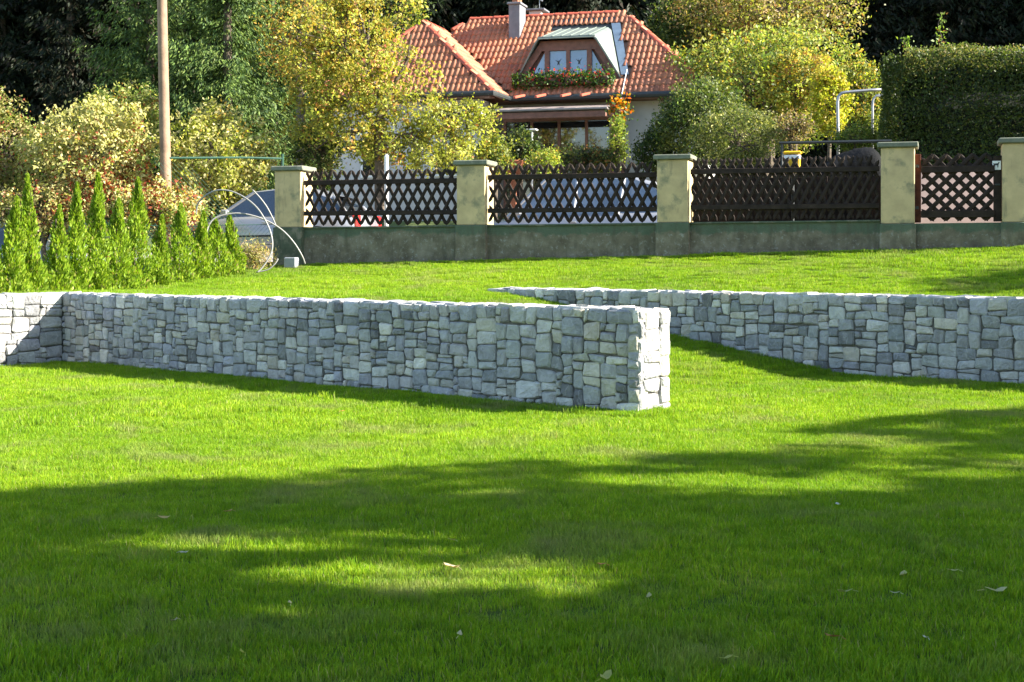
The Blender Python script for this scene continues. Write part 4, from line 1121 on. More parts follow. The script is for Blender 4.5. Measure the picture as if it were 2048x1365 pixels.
# plants between fence and house
shrub('dark green shrub left of the yellow tree trunk behind the first panel', 640, 300, 60, 55, 31.5, 120, 30, .07, [DGRN, OLIVE, MGRN, TAN], [3, 2, 1, .5], name='garden_shrub')
shrub('leafy rose shrub with a few orange blooms behind the second pillar', 992, 310, 38, 45, 31.0, 80, 28, .07, [LIME, MGRN, OLIVE, GOLD], [3, 2, 2, .8], name='garden_shrub')
shrub('dark rounded shrub in front of the conservatory', 1042, 300, 30, 38, 32.8, 100, 26, .07, [DGRN, MGRN, OLIVE], [3, 1.5, 1], name='garden_shrub')
shrub('dusky brown and green bush in the shade under the pergola', 1165, 322, 65, 20, 33.6, 150, 26, .075, [DGRN, (.08, .06, .035), OLIVE, RUST], [3, 2, 2, .7], name='garden_shrub')
shrub('bright green low plant beside the garden lamp', 1090, 325, 28, 22, 31.8, 60, 24, .06, [LIME, LGRN, GOLD], [2, 2, .4], name='garden_shrub')
shrub('light green climber hanging from the pergola corner', 1236, 285, 15, 58, 33.8, 70, 26, .06, [LIME, LGRN], [2, 2], name='climbing_plant', cat='climber', cr=.14)
shrub('dense grey green bush against the right end of the house', 1400, 250, 105, 95, 32.6, 420, 34, .07, [MGRN, OLIVE, DGRN, (.14, .17, .08), LGRN], [3, 3, 2, 2, .8], name='garden_bush', cat='bush', shell=.45)
shrub('feathery olive bush standing behind the darkest fence panel', 1470, 275, 95, 65, 30.0, 220, 34, .075, [OLIVE, (.17, .18, .07), MGRN, PALE], [3, 2, 2, .8], name='garden_bush', cat='bush', aspect=.3)
shrub('dark ivy covered shrub just left of the dense bush by the house corner', 1310, 300, 40, 45, 33.0, 120, 28, .07, [DGRN, MGRN, OLIVE], [3, 2, 1], name='garden_bush', cat='bush')
shrub('bright yellow leaved shrub beside the bent tube frame', 1660, 205, 36, 70, 33.5, 130, 32, .085, [(.46, .46, .03), YEL, LIME, GOLD], [4, 1.5, 2, 1], name='autumn_shrub')
shrub('golden orange shrub behind the yellow one by the tube frame', 1590, 165, 75, 60, 35.5, 170, 32, .09, [GOLD, YEL, LIME, OLIVE, RUST], [2, 2, 3, 2, .6])
shrub('green and rust shrub seen through the bent tube frame', 1725, 190, 45, 70, 36.5, 130, 30, .08, [OLIVE, LIME, GOLD, MGRN], [2, 2, .8, 2])
shrub('dusky pinkish brown low shrub behind the yellow box', 1580, 260, 48, 30, 31.5, 90, 28, .06, [TAN, (.20, .13, .10), OLIVE], [3, 2, 1.5], name='garden_shrub')
shrub('clipped low green shrub at the foot of the tube frame', 1712, 275, 52, 20, 30.3, 90, 30, .055, [LGRN, MGRN, OLIVE], [2, 2, 2], name='garden_shrub')
# tree with long yellow-green shoots right of the roof, and the tall one above
def tree(lab, px, py, rx, ry, y, nc, nl, leaf, pal_, wt_, cr=.28, name='garden_tree', **kw):
    c = ctr(px, py, y); b = pbase(kw.pop('bx', px), y)
    return plant(name, lab, 'tree', b, c, (m(rx, y), m(rx, y) * .85, m(ry, y)), nc, nl, cr, leaf, pal_, wt_, trunk_r=kw.pop('trunk_r', .13), limbs=kw.pop('limbs', 45), **kw)
tree('broad yellow green tree right of the house roof', 1530, 165, 190, 120, 37.5, 620, 30, .10, [LIME, LGRN, (.33, .33, .09), OLIVE, GOLD, MGRN], [3, 2.5, 2, 2, .7, 1.5], irregular=.5, shell=.3)
tree('tall pale autumn tree above the yellow green tree, its crown cut by the top edge', 1540, 20, 190, 110, 42, 520, 28, .11, [(.26, .22, .08), TAN, OLIVE, LIME, RUST], [3, 2, 3, 2, .8], irregular=.5, shell=.3, cr=.4)
tree('dark green broadleaf tree directly behind the right roof hip', 1390, 60, 95, 90, 44, 300, 28, .11, [MGRN, DGRN, OLIVE], [3, 2, 2], irregular=.4, cr=.4)
tree('thin orange leaved tree between the spruce and the yellow tree', 600, 60, 70, 120, 40, 170, 22, .10, [GOLD, RUST, LIME, OLIVE], [3, 1.5, 2, 2], irregular=.5, cr=.4)
tree('sparse green tree just left of the roof apex', 800, 20, 55, 60, 46, 110, 22, .11, [MGRN, LIME, DGRN, GOLD], [2, 2, 2, .5], irregular=.5, cr=.4)

# clipped hedge
hg = empty('clipped_hedge', at(1900, 400, 28.5), 'tall clipped dark green hedge with rounded top behind the garden gate', 'hedge')
ho = at(1764, 0, 28.2); ho.z = 0; hF = Vector((.9613, -.2756, 0)); hQ = Vector((.2756, .9613, 0)); hx0 = 0.0; hB = 0.0; hz = at(0, 99, 28.2).z; hD = 2.6
HL = 9.0; n_ = 120000
u = rng.random(n_) * HL; 
# perimeter profile: front face, rounded shoulder, top, (and left end face)
def hedge_pt(n_):
    P_ = []
    base_z = 1.35; H_ = hz - base_z; r_ = .45
    kind = rng.random(n_)
    uu = rng.random(n_) * HL; t = rng.random(n_)
    x = np.zeros(n_); y = np.zeros(n_); z = np.zeros(n_)
    fr = kind < .56; tp_ = (kind >= .56) & (kind < .78); le = kind >= .78
    x[fr] = uu[fr]; y[fr] = 0; z[fr] = t[fr] * (H_ - .1)
    x[tp_] = uu[tp_]; y[tp_] = t[tp_] * hD; z[tp_] = H_
    x[le] = 0; y[le] = (uu[le] / HL) * hD; z[le] = t[le] * (H_ - .1)
    # round the shoulders with a superellipse-like inset
    dz = np.clip((z - (H_ - r_)) / r_, 0, 1); dx = np.clip((r_ - x) / r_, 0, 1); dy = np.clip((r_ - y) / r_, 0, 1)
    x += r_ * (1 - np.sqrt(np.clip(1 - dz ** 2, 0, 1))) * (x < r_) * (tp_ | le) * .8
    z -= r_ * .8 * (1 - np.sqrt(np.clip(1 - np.maximum(dx, dy) ** 2, 0, 1))) * tp_
    y += r_ * .6 * (1 - np.sqrt(np.clip(1 - dz ** 2, 0, 1))) * fr
    bump_ = .05 * np.sin(x * 2.1 + z * 1.3) + .04 * np.sin(z * 3.7 - x * .9) + .03 * np.sin(x * 5.3)
    y += np.where(fr, bump_, 0); z += np.where(tp_, bump_ * .8, 0); x += np.where(le, .05 * np.sin(z * 2.3), 0)
    j = rng.normal(size=(n_, 3)) * .035
    inward = rng.exponential(.05, n_); y += np.where(fr, inward, 0); z -= np.where(tp_, inward, 0); x += np.where(le, inward, 0)
    o_ = np.array(tuple(ho)); F_, Q_ = np.array(tuple(hF)), np.array(tuple(hQ))
    return o_ + (hx0 + x)[:, None] * F_ + (hB + y)[:, None] * Q_ + np.array([0, 0, 1]) * (base_z + z)[:, None] + j, tp_
hp, tpm = hedge_pt(n_)
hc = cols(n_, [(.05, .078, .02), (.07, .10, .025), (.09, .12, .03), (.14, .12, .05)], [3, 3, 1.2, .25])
hc[tpm] = cols(int(tpm.sum()), [(.16, .18, .05), (.24, .20, .08), (.09, .13, .03)], [3, 1.5, 2])  # top leaves paler: light on the hedge top put into their colour
# brown tint near the left corner low down: dead twigs
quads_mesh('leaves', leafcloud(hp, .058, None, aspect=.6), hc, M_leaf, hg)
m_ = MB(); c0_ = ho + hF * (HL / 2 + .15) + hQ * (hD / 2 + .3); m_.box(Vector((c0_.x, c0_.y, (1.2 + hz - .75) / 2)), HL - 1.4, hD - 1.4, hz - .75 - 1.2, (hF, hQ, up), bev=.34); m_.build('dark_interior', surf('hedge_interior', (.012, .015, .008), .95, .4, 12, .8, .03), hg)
# shoots standing above the hedge
def shoot(lab, px, py0, py1, y, n_, w_):
    r_ = empty('climbing_shoot', at(px, py1, y), lab, 'shoot'); m_ = MB()
    pts_ = [at(px + w_ * .3 * math.sin(i * 1.3), py1 + (py0 - py1) * i / 6, y) for i in range(7)]
    m_.tube(pts_, .008, 4); m_.build('stem', M_bark, r_)
    C_ = np.array([tuple(Vector(pts_[0]).lerp(pts_[-1], t) + Vector((rnd.gauss(0, m(w_, y) * .45), rnd.gauss(0, .06), 0))) for t in rng.random(n_)])
    quads_mesh('leaves', leafcloud(C_, .075, None), cols(n_, [LGRN, LGRN, RUST], [3, 2, .5]), M_leaf, r_)
shoot('tall leafy shoot standing up above the clipped hedge', 1880, 25, 92, 30.5, 70, 14)
shoot('small leafy shoot at the left corner of the hedge top', 1810, 74, 98, 30, 40, 14)

# thujas
TH_ = [(18, 395), (62, 350), (112, 412), (150, 368), (190, 348), (232, 398), (268, 358), (315, 432), (358, 408), (397, 424), (437, 436), (468, 428), (-28, 380)]
ordn = ['', '', 'second', 'third', 'fourth', 'fifth', 'sixth', 'seventh', 'eighth', 'ninth', 'tenth', 'eleventh']
def thuja(px, ptop, y, lab, fx=1.0):
    b = pbase(px, y); t = empty('young_thuja', b, lab, 'conifer', 'young thujas planted in a row')
    H_ = at(0, ptop, y).z - b.z; W_ = m(31, y) * fx * (.9 + H_ * .06)
    n_ = int(2500 * H_); h_ = rng.random(n_) ** 1.15
    prof = W_ * (.8 * (1 - h_) ** 1.0 + .2 * (1 - h_) ** .4) * (.75 + .25 * np.clip(h_ * 6, 0, 1)); ang = rng.random(n_) * 2 * np.pi
    sp = 1 + .34 * np.sin(ang * 3 + h_ * 14 + px) + .15 * np.sin(ang * 7 - h_ * 25)
    r_ = prof * sp * (1 - rng.exponential(.22, n_).clip(0, .9))
    ln = (rnd.uniform(-.09, .09), rnd.uniform(-.06, .06)); C_ = np.stack([b.x + r_ * np.cos(ang) + ln[0] * h_ * H_, b.y + r_ * np.sin(ang) + ln[1] * h_ * H_, b.z + h_ * H_], 1)
    d = np.stack([np.cos(ang) * .45, np.sin(ang) * .45, np.ones(n_)], 1) + rng.normal(size=(n_, 3)) * .25; d /= np.linalg.norm(d, axis=1)[:, None]
    e = np.cross(d, rng.normal(size=(n_, 3))); e /= np.linalg.norm(e, axis=1)[:, None]; s_ = rng.uniform(.035, .085, n_)[:, None]
    V = np.stack([C_ - d * s_ * .5, C_ + e * s_ * .22, C_ + d * s_ * .6, C_ - e * s_ * .22], 1)
    c = cols(n_, [(.20, .31, .02), (.27, .37, .03), (.12, .20, .015), (.30, .26, .08)], [4, 3, 2, .35])
    quads_mesh('foliage', V, c, M_leaf, t)
    m_ = MB(); m_.tube([b - up * .05, b + up * H_ * .85], [.022, .006], 6); m_.build('stem', M_bark, t)
for i, (px, pt) in enumerate(TH_):
    y = 20.6 + (26.0 - 20.6) * max(px, -40) / 480 + rnd.uniform(-.1, .1)
    j = 11 - i
    if px < 0: lab = 'young thuja half outside the left edge of the photo'
    elif i == 11: lab = 'young thuja at the right end of the row, nearest the pipe loops'
    elif i == 0: lab = 'leftmost whole young thuja of the row, beside the short stone wall'
    else: lab = '%s young thuja counted from the right end of the row' % ordn[j + 1]
    thuja(px, pt, y, lab, 1.0 + rnd.uniform(-.2, .28))

# wooden pole
m_ = MB(); pa = at(324, 0, 29.2); pb = at(331, 330, 29.2); dx_ = (pb - pa) / 330
pts_ = [pa - dx_ * 700, pa, at(328, 200, 29.2), pb, pb + dx_ * 190]
m_.tube(pts_, [.085, .098, .103, .108, .115], 14)
pole = m_.build('wooden_pole', M_pole, smooth=True); tag(pole, 'tall weathered wooden utility pole rising out of the autumn shrubs at left', 'pole')

# conifers
def spruce_mesh(H_, Rb, dens, pal_, wt_, nmul=1.0, ds=1.0, hg_=.10, lt_=.16):
    V_, C_ = [], []
    z = .06 * H_
    while z < H_ * .985:
        t = z / H_; R_ = Rb * (1 - t) ** .8 * rnd.uniform(.8, 1.12)
        nb = max(4, int(7 + 5 * (1 - t)))
        for k in range(nb):
            a = rnd.uniform(0, 2 * math.pi); L_ = R_ * rnd.uniform(.65, 1.1); dr = rnd.uniform(.18, .42) * (1 - t * .6)
            ca, sa = math.cos(a), math.sin(a); nseg = max(3, int(L_ * dens))
            s = rng.random(nseg * 3) ** .95
            zz = z - dr * L_ * np.sin(s * 2.2) * .9 + .12 * L_ * s ** 3
            lat = rng.normal(size=len(s)) * lt_ * L_ * (1 - s * .6)
            hang = rng.exponential(hg_, len(s)) * (.4 + s)
            P_ = np.stack([ca * L_ * s - sa * lat, sa * L_ * s + ca * lat, zz - hang], 1)
            d = np.stack([ca * .6 - sa * np.sign(lat) * .5, sa * .6 + ca * np.sign(lat) * .5, -.75 * np.ones(len(s))], 1) + rng.normal(size=(len(s), 3)) * .3
            d /= np.linalg.norm(d, axis=1)[:, None]; e = np.cross(d, rng.normal(size=(len(s), 3))); e /= np.linalg.norm(e, axis=1)[:, None]
            sz = rng.uniform(.13, .30, len(s))[:, None] * ds
            V_.append(np.stack([P_ - d * sz * .5, P_ + e * sz * .16, P_ + d * sz * .6, P_ - e * sz * .16], 1))
            C_.append(cols(len(s), pal_, wt_) * rnd.uniform(.75, 1.2))
        z += H_ * rnd.uniform(.018, .028) * nmul
    return np.concatenate(V_), np.concatenate(C_)
def spruce(name, H_, Rb, dens, pal_, wt_, nmul=1.0, ds=1.0, hg_=.10, lt_=.16):
    V_, C_ = spruce_mesh(H_, Rb, dens, pal_, wt_, nmul, ds, hg_, lt_)
    r_ = bpy.data.objects.new(name, None); COL.objects.link(r_); r_.empty_display_size = .5
    cr = quads_mesh('crown', V_, C_, M_needle, r_); m_ = MB(); m_.tube([Vector((0, 0, -.5)), Vector((0, 0, H_ * .5)), Vector((0, 0, H_ * .97))], [.012 * H_, .008 * H_, .0015 * H_], 8)
    m_.build('trunk', M_bark, r_); return r_
def copy_thing(r_, loc, rz, sc, label, group, cat):
    c = r_.copy(); COL.objects.link(c); c.location = loc; c.rotation_euler = (0, 0, rz); c.scale = (sc, sc, sc); tag(c, label, cat, group)
    for ch in r_.children: d = ch.copy(); COL.objects.link(d); d.parent = c; d.matrix_parent_inverse = Matrix.Identity(4)
    return c
sA = spruce('spruce_tree', 15, 3.6, 34, [(.085, .14, .03), (.13, .185, .04), (.035, .065, .02)], [3, 2, 2], 1.3, .62, .22, .08)
def fbase(px, y): p = at(px, 0, y); return (p.x, p.y, gz(p.x, p.y))
p0 = fbase(455, 46); sA.location = p0; tag(sA, 'sunlit spruce with drooping branches right of the wooden pole', 'tree')
copy_thing(sA, fbase(300, 47.5), 1.9, 1.0, 'spruce directly behind the wooden pole', None, 'tree')
copy_thing(sA, fbase(545, 49), 3.4, 1.05, 'spruce just left of the yellow tree top', None, 'tree')
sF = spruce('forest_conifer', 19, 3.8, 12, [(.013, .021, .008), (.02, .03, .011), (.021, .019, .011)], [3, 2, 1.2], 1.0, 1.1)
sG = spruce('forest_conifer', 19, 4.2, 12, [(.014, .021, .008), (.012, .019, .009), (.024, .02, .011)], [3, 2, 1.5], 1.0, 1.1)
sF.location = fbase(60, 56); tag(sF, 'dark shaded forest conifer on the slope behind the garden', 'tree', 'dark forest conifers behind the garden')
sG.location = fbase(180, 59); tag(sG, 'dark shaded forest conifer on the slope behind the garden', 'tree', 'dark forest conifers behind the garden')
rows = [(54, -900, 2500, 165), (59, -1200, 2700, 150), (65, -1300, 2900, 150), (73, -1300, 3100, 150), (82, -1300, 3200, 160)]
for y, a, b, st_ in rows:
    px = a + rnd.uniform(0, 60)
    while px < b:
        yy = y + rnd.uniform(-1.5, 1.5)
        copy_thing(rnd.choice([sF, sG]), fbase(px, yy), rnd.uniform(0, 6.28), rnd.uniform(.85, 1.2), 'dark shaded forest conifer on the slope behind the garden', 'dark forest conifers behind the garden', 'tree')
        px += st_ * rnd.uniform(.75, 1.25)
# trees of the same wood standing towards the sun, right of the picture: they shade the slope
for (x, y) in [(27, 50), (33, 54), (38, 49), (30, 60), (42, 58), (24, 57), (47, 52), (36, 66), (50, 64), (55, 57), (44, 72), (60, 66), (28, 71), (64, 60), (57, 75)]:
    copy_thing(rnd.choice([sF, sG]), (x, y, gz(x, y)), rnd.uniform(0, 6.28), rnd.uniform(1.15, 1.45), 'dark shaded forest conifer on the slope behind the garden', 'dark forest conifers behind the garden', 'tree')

# garden trees right of the lawn, whose shade falls over it; leaves are left out wherever a sun patch should fall
BX = [-8, -2.95, -1.05, 0, .75, 1.38, 2.86, 4.7, 12]; BY = [5.9, 8.4, 9.37, 9.7, 9.7, 10.5, 12.2, 13.3, 16.5]
GAPS = [(1.37, 8.85, .98, .46), (-.3, 6.25, .9, .34), (-1.15, 6.95, .6, .24), (1.0, 10.6, .9, .3), (2.75, 9.45, .3, .10), (2.2, 11.2, .8, .22), (-.9, 5.6, .5, .14), (-.2, 8.3, .6, .10), (-1.9, 5.4, .5, .07), (3.6, 9.9, .5, .10), (.2, 7.4, .35, .08), (-2.2, 7.4, .5, .09)]
THIN = [(-1.3, 6.95, 1.3, .42, .93), (-.6, 9.0, 1.6, .32, .88), (.9, 8.9, 2.3, .8, .90), (1.9, 10.7, 1.5, .75, .91), (3.3, 9.6, 1.2, .6, .88), (.3, 6.3, 1.6, .55, .90), (-1.7, 5.2, 1.2, .35, .82), (4.4, 11.6, 1.6, .6, .82), (.9, 4.9, .8, .25, .8), (-2.6, 8.0, .8, .25, .8)]
def sunlit(gx, gy):
    ok = gy > np.interp(gx, BX, BY)
    for cx_, cy_, rx_, ry_ in GAPS: ok |= ((gx - cx_) / rx_) ** 2 + ((gy - cy_) / ry_) ** 2 < 1
    g = rng.random(np.shape(gx))
    for cx_, cy_, rx_, ry_, p_ in THIN: ok |= (((gx - cx_) / rx_) ** 2 + ((gy - cy_) / ry_) ** 2 < 1) & (g < p_)
    return ok
def shade_tree(gx, gy, h, rx, rz_, nc, nl=20, leaf=.24, cr=.42, free=False, g0=0.0):
    x = gx + 1.82 * (h - g0); y = gy - .30 * (h - g0); b = Vector((x, y, gz(x, y)))
    root = empty('garden_tree', b, 'leafy garden tree set around the lawn for its shade, outside the photo', 'tree', 'garden trees right of the lawn')
    cc, idx, pts = crown_points(int(nc * .85), nl, (x, y, h), (rx, rx, rz_), cr, .1, irregular=.1)
    if not free:
        pts_j = pts + rng.normal(size=pts.shape) * np.array([0, .06, 0]); k = ~sunlit(pts[:, 0] - 1.82 * pts[:, 2], pts_j[:, 1] + .30 * pts[:, 2]); pts = pts[k]
    quads_mesh('crown', leafcloud(pts, leaf, None, aspect=.7), cols(len(pts), [MGRN, OLIVE, LIME, DGRN], [3, 2, 1, 2]), M_leaf, root)
    m_ = MB(); m_.tube([b - up * .1, Vector((x + .1, y, h * .45)), Vector((x, y, h * .8)), Vector((x, y, h + rz_ * .7))], [.18, .14, .09, .02], 8); m_.build('trunk', M_bark, root)
    m_ = MB()
    for i in rng.choice(len(cc), 18, replace=False):
        e = Vector(cc[i])
        if not free and bool(sunlit(np.array([e.x - 1.82 * e.z]), np.array([e.y + .30 * e.z]))[0]): continue
        s_ = Vector((x, y, h * .5 + rnd.uniform(0, .4) * h)); m_.tube([s_, s_.lerp(e, .5) + up * .15, e], [.05, .03, .008], 5, cap=False)
    m_.build('limbs', M_bark, root)
for s in [(-2.4, 7.3, 7.5, 2.3, 2.3, 520), (1.2, 8.6, 8.6, 2.3, 2.4, 560), (4.6, 11.0, 7.2, 2.5, 2.4, 560), (-3.6, 4.2, 8.4, 2.3, 2.3, 480), (.6, 5.2, 7.0, 2.4, 2.4, 560), (4.4, 7.2, 6.6, 2.5, 2.4, 600),
          (8.6, 12.6, 6.0, 2.4, 2.3, 420), (8.6, 8.2, 7.6, 2.5, 2.4, 420), (3.2, 3.4, 8.0, 2.4, 2.3, 480), (-.8, 2.6, 6.0, 2.2, 2.2, 420)]:
    shade_tree(*s)
for (x_, y_, h_, r_, n_) in [(7.2, 2.6, 4.9, 2.5, 520), (3.4, -2.8, 6.2, 3.0, 560), (-3.4, -3.6, 6.6, 3.0, 560), (10.2, 6.2, 5.2, 2.7, 460), (8.5, -2.0, 7.5, 3.2, 560), (0, -7.5, 7.0, 3.4, 500)]:  # unseen trees added beside and behind the camera to darken the near lawn
    shade_tree(x_ - 1.82 * h_, y_ + .3 * h_, h_, r_, 2.2, n_, leaf=.28)
shade_tree(9.6, 20.0, 7.2, 1.9, 1.7, 330, free=True, g0=1.0)
shade_tree(7.4, 16.7, 5.6, 1.0, 1.0, 130, free=True, g0=1.0)

# ------------------------------------------------------------------ fallen leaves
LV = [(328, 1035, (.42, .33, .12), .075, 'pale yellow fallen leaf in the left shade, largest one there'), (456, 1022, (.34, .20, .10), .06, 'brownish fallen leaf right of the pale yellow leaf'),
      (902, 1132, (.50, .40, .26), .10, 'crumpled tan maple leaf at the right end of the lower sunny streak'), (368, 1104, (.40, .40, .30), .05, 'tiny whitish leaf left of the lower sunny streak'),
      (919, 1268, (.42, .40, .24), .06, 'narrow pale leaf standing upright in the dark grass'), (904, 1079, (.36, .33, .18), .05, 'small pale leaf above the crumpled maple leaf'),
      (1676, 1008, (.50, .48, .42), .06, 'white curled leaf below the sunlit patch at right'), (1298, 1193, (.38, .36, .16), .07, 'dull yellow leaf in the middle right shade'),
      (1806, 1149, (.42, .40, .18), .09, 'long pale leaf left of the big one at right'), (1992, 1180, (.44, .42, .20), .10, 'big pale leaf near the right edge'),
      (1905, 1140, (.38, .38, .16), .06, 'small yellowish leaf above the big pale leaf'), (1666, 1272, (.30, .14, .05), .07, 'reddish brown leaf low in the right shade'),
      (1851, 1274, (.45, .45, .40), .035, 'tiny white petal low at right'), (1452, 1315, (.34, .36, .08), .07, 'yellow green leaf near the bottom edge'),
      (1203, 1128, (.30, .14, .06), .05, 'small red brown leaf near the centre'), (1212, 1352, (.34, .36, .10), .08, 'greenish leaf at the bottom edge'),
      (685, 822, (.45, .20, .06), .05, 'orange leaf on the sunny grass in front of the long wall'), (158, 853, (.38, .30, .16), .06, 'tan leaf on the sunny lawn at left'),
      (1636, 775, (.45, .38, .08), .08, 'yellow leaf in the shade of the rear wall'), (486, 1304, (.36, .36, .06), .05, 'yellow leaf near the bottom left'),
      (1690, 1182, (.34, .36, .14), .08, 'curved dull leaf left of the pale leaves'), (1790, 1185, (.40, .42, .26), .045, 'little bent leaf below the long pale leaf'),
      (348, 1240, (.30, .28, .18), .05, 'faded leaf in the lower left shade'), (580, 1205, (.30, .30, .16), .045, 'faint leaf below the sunny streak')]
for (px, py, c, s_, lab) in LV:
    # meet the lawn along the sight line
    d = Vector(((px - 1024) / FPX, 1, (HOR - py) / FPX)); t = 3.0
    while t < 40:
        p = Vector((0, 0, ZC)) + d * t
        if p.z < gz(p.x, p.y) + .045: break
        t += .03
    a = rnd.uniform(0, 6.28); m_ = MB(); s_ *= .9; m_.col = tuple(q * 1.25 for q in c); n_ = 11 if 'maple' in lab else 8
    tilt = rnd.uniform(.1, .3)
    rim_ = []
    for k in range(n_):
        q_ = 2 * math.pi * k / n_; r_ = s_ / 2 * ((1.0 if k % 2 == 0 else .5) if 'maple' in lab else (1.0 if k in (0, 4) else (.55 if k in (2, 6) else .75)))
        x, y = math.cos(q_) * r_, math.sin(q_) * r_ * (.95 if 'maple' in lab else .6)
        rim_.append(Vector((x, y, .12 * s_ * (x / s_) ** 2 * 4 + y * tilt + rnd.uniform(-.06, .06) * s_)))
    Rm = Matrix.Rotation(a, 3, 'Z')
    vs = [p + Rm @ v for v in rim_] + [p + Rm @ Vector((0, 0, -.04 * s_))]
    vs += [v - up * .0012 for v in vs]
    k_ = n_ + 1
    fs = [(k, (k + 1) % n_, n_) for k in range(n_)] + [((k + 1) % n_ + k_, k + k_, n_ + k_) for k in range(n_)] + [(k + k_, (k + 1) % n_ + k_, (k + 1) % n_, k) for k in range(n_)]
    m_.add(vs, fs)
    m_.tube([p + Rm @ Vector((-s_ * .5, 0, 0)), p + Rm @ Vector((-s_ * .8, .1 * s_, -.005))], .0015, 3)
    o = m_.build('fallen_leaf', M_leaf, fixn=False); tag(o, lab, 'leaf', 'fallen leaves on the lawn')

# ------------------------------------------------------------------ grass
def blade_clump(name, n_, rad, hmin, hmax, wid, seed):
    g = np.random.default_rng(seed); V = np.zeros((n_, 5, 3)); a = g.random(n_) * 2 * np.pi; r_ = rad * np.sqrt(g.random(n_)); x = r_ * np.cos(a); y = r_ * np.sin(a)
    h = g.uniform(hmin, hmax, n_) * (1 + .4 * (g.random(n_) < .06)); b = g.random(n_) * 2 * np.pi; lean = g.uniform(.1, .75, n_) * h; fa = g.random(n_) * 2 * np.pi
    w = wid * g.uniform(.7, 1.3, n_); fx, fy = np.cos(fa) * w / 2, np.sin(fa) * w / 2; lx, ly = np.cos(b) * lean, np.sin(b) * lean
    V[:, 0] = np.stack([x - fx, y - fy, -.01 * np.ones(n_)], 1); V[:, 1] = np.stack([x + fx, y + fy, -.01 * np.ones(n_)], 1)
    V[:, 2] = np.stack([x + lx * .35 + fx * .8, y + ly * .35 + fy * .8, h * .58], 1); V[:, 3] = np.stack([x + lx * .35 - fx * .8, y + ly * .35 - fy * .8, h * .58], 1)
    V[:, 4] = np.stack([x + lx, y + ly, h * .95], 1)
    base = (np.arange(n_) * 5)[:, None]
    faces = [tuple(f) for f in (base + np.array([0, 1, 2, 3])).tolist()] + [tuple(f) for f in (base + np.array([3, 2, 4])).tolist()]
    me = bpy.data.meshes.new(name); me.from_pydata(V.reshape(-1, 3).tolist(), [], faces); me.materials.append(M_grass)
    pal_ = np.array([(.22, .37, .015), (.29, .43, .016), (.145, .30, .015), (.36, .41, .04), (.42, .38, .18)]); c = pal_[g.choice(5, n_, p=[.34, .34, .22, .07, .03])] * g.uniform(.85, 1.15, (n_, 1))
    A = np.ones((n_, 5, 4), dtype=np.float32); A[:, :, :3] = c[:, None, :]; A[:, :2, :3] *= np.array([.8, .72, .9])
    ca = me.color_attributes.new('tint', 'FLOAT_COLOR', 'POINT'); ca.data.foreach_set('color', A.ravel()); me.update(); return bpy.data.objects.new(name, me)

def lawn_mask(x, y):
    a1 = (x - E1.x) * D1.x + (y - E1.y) * D1.y; s1 = (x - E1.x) * N1.x + (y - E1.y) * N1.y
    a2 = (x - T2.x) * D2.x + (y - T2.y) * D2.y; s2 = (x - T2.x) * N2.x + (y - T2.y) * N2.y
    in1 = (s1 > -.01) & (s1 < TH + .01) & (a1 < .02) & (a1 > -L1 - TH)
    ins_ = (a1 > -L1 - TH - .01) & (a1 < -L1 + .01) & (s1 < TH)
    in2 = (s2 > -.01) & (s2 < TH + .01) & (a2 > .05)
    fb = x * FN.x + y * FN.y
    return ~(in1 | ins_ | in2) & (fb < FB + .10)

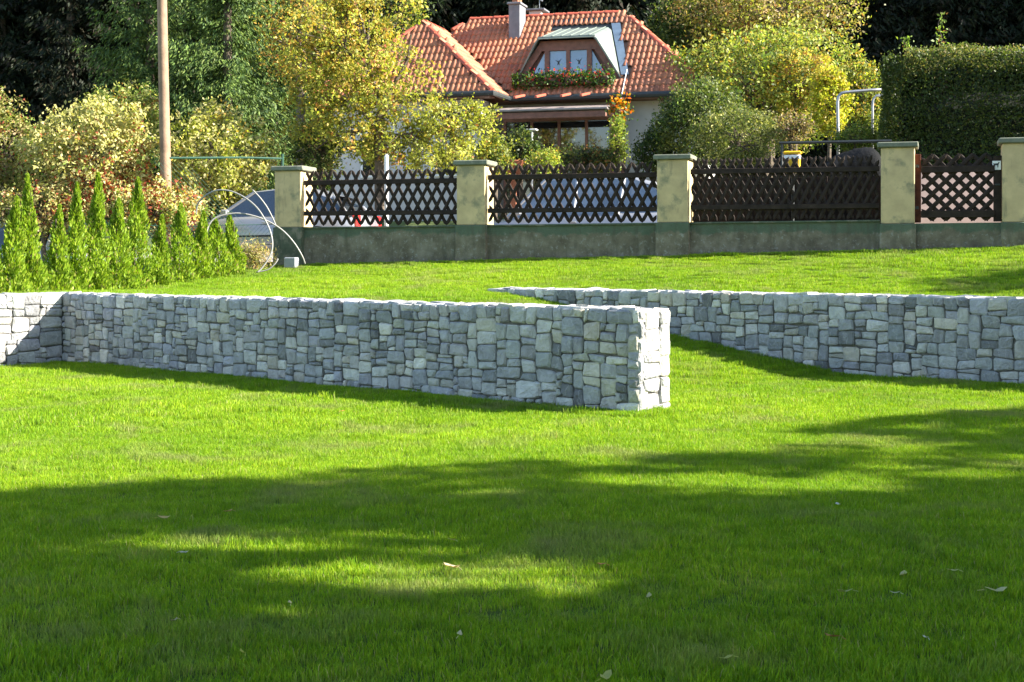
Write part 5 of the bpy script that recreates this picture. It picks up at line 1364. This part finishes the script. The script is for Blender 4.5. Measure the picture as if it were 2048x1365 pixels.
def grass_field(name, ylo, yhi, dens, clumps, slo, shi):
    area_w = lambda yy: .72 * yy + 2.2
    st = dens ** -.5; wx = .36 * yhi + 1.2; gx_, gy_ = np.meshgrid(np.arange(-wx, wx, st), np.arange(ylo, yhi, st)); x = gx_.ravel(); y = gy_.ravel()
    x = x + rng.uniform(-.5, .5, len(x)) * st; y = y + rng.uniform(-.5, .5, len(y)) * st
    if ylo > 9:   # longer fringe along the feet of the walls, where no mower reaches
        for (o_, dv, nv, ln, n2_) in ((E1 - D1 * L1, D1, N1, L1, 520), (T2, D2, N2, L2 + 3, 420), (E1, N1, -D1, .5, 40), (F0, FD, FN, 17, 420)):
            t_ = rng.random(n2_) * ln; of_ = rng.uniform(.02, .10, n2_) + (.0 if n2_ != 420 or ln < 15 else -.12); x = np.concatenate([x, o_.x + dv.x * t_ - nv.x * of_]); y = np.concatenate([y, o_.y + dv.y * t_ - nv.y * of_])
    nx_ = len(x)
    k = np.abs(x) < (.36 * y + 1.1); x, y = x[k], y[k]; k = lawn_mask(x, y); x, y = x[k], y[k]
    z = ground(x, y); n_ = len(x)
    me = bpy.data.meshes.new(name); me.vertices.add(n_); me.vertices.foreach_set('co', np.stack([x, y, z], 1).astype(np.float32).ravel())
    # patchiness: height follows soft large patches
    pch = .5 + .25 * np.sin(x * 1.3 + 1.7 * np.sin(y * .8)) + .25 * np.sin(y * 1.9 - x * .7 + 1.3 * np.sin(x * .9))
    rot = np.stack([rng.normal(0, .06, n_), rng.normal(0, .06, n_), rng.random(n_) * 6.283], 1).astype(np.float32)
    sc_ = (rng.uniform(slo, shi, n_) * (.82 + .36 * pch)).astype(np.float32)
    at1 = me.attributes.new('rot', 'FLOAT_VECTOR', 'POINT'); at1.data.foreach_set('vector', rot.ravel())
    at2 = me.attributes.new('scl', 'FLOAT', 'POINT'); at2.data.foreach_set('value', sc_)
    at3 = me.attributes.new('pick', 'INT', 'POINT'); at3.data.foreach_set('value', rng.integers(0, len(clumps), n_).astype(np.int32))
    me.update(); o = bpy.data.objects.new(name, me); link(o, None); tag(o, kind='stuff')
    ng = bpy.data.node_groups.new(name + '_nodes', 'GeometryNodeTree'); ng.interface.new_socket('Geometry', in_out='INPUT', socket_type='NodeSocketGeometry'); ng.interface.new_socket('Geometry', in_out='OUTPUT', socket_type='NodeSocketGeometry')
    gi = ng.nodes.new('NodeGroupInput'); go_ = ng.nodes.new('NodeGroupOutput'); ip = ng.nodes.new('GeometryNodeInstanceOnPoints')
    jn = ng.nodes.new('GeometryNodeGeometryToInstance')
    for c in reversed(clumps):
        oi = ng.nodes.new('GeometryNodeObjectInfo'); oi.inputs['Object'].default_value = c; ng.links.new(oi.outputs['Geometry'], jn.inputs[0])
    def attr(nm, ty, sock):
        a = ng.nodes.new('GeometryNodeInputNamedAttribute'); a.data_type = ty; a.inputs['Name'].default_value = nm; ng.links.new([s_ for s_ in a.outputs if s_.name == 'Attribute' and s_.enabled][0], sock)
    ng.links.new(gi.outputs[0], ip.inputs['Points']); ng.links.new(jn.outputs[0], ip.inputs['Instance']); ip.inputs['Pick Instance'].default_value = True
    attr('pick', 'INT', ip.inputs['Instance Index']); attr('rot', 'FLOAT_VECTOR', ip.inputs['Rotation']); attr('scl', 'FLOAT', ip.inputs['Scale'])
    ng.links.new(ip.outputs[0], go_.inputs[0])
    md = o.modifiers.new('grow', 'NODES'); md.node_group = ng
    return o
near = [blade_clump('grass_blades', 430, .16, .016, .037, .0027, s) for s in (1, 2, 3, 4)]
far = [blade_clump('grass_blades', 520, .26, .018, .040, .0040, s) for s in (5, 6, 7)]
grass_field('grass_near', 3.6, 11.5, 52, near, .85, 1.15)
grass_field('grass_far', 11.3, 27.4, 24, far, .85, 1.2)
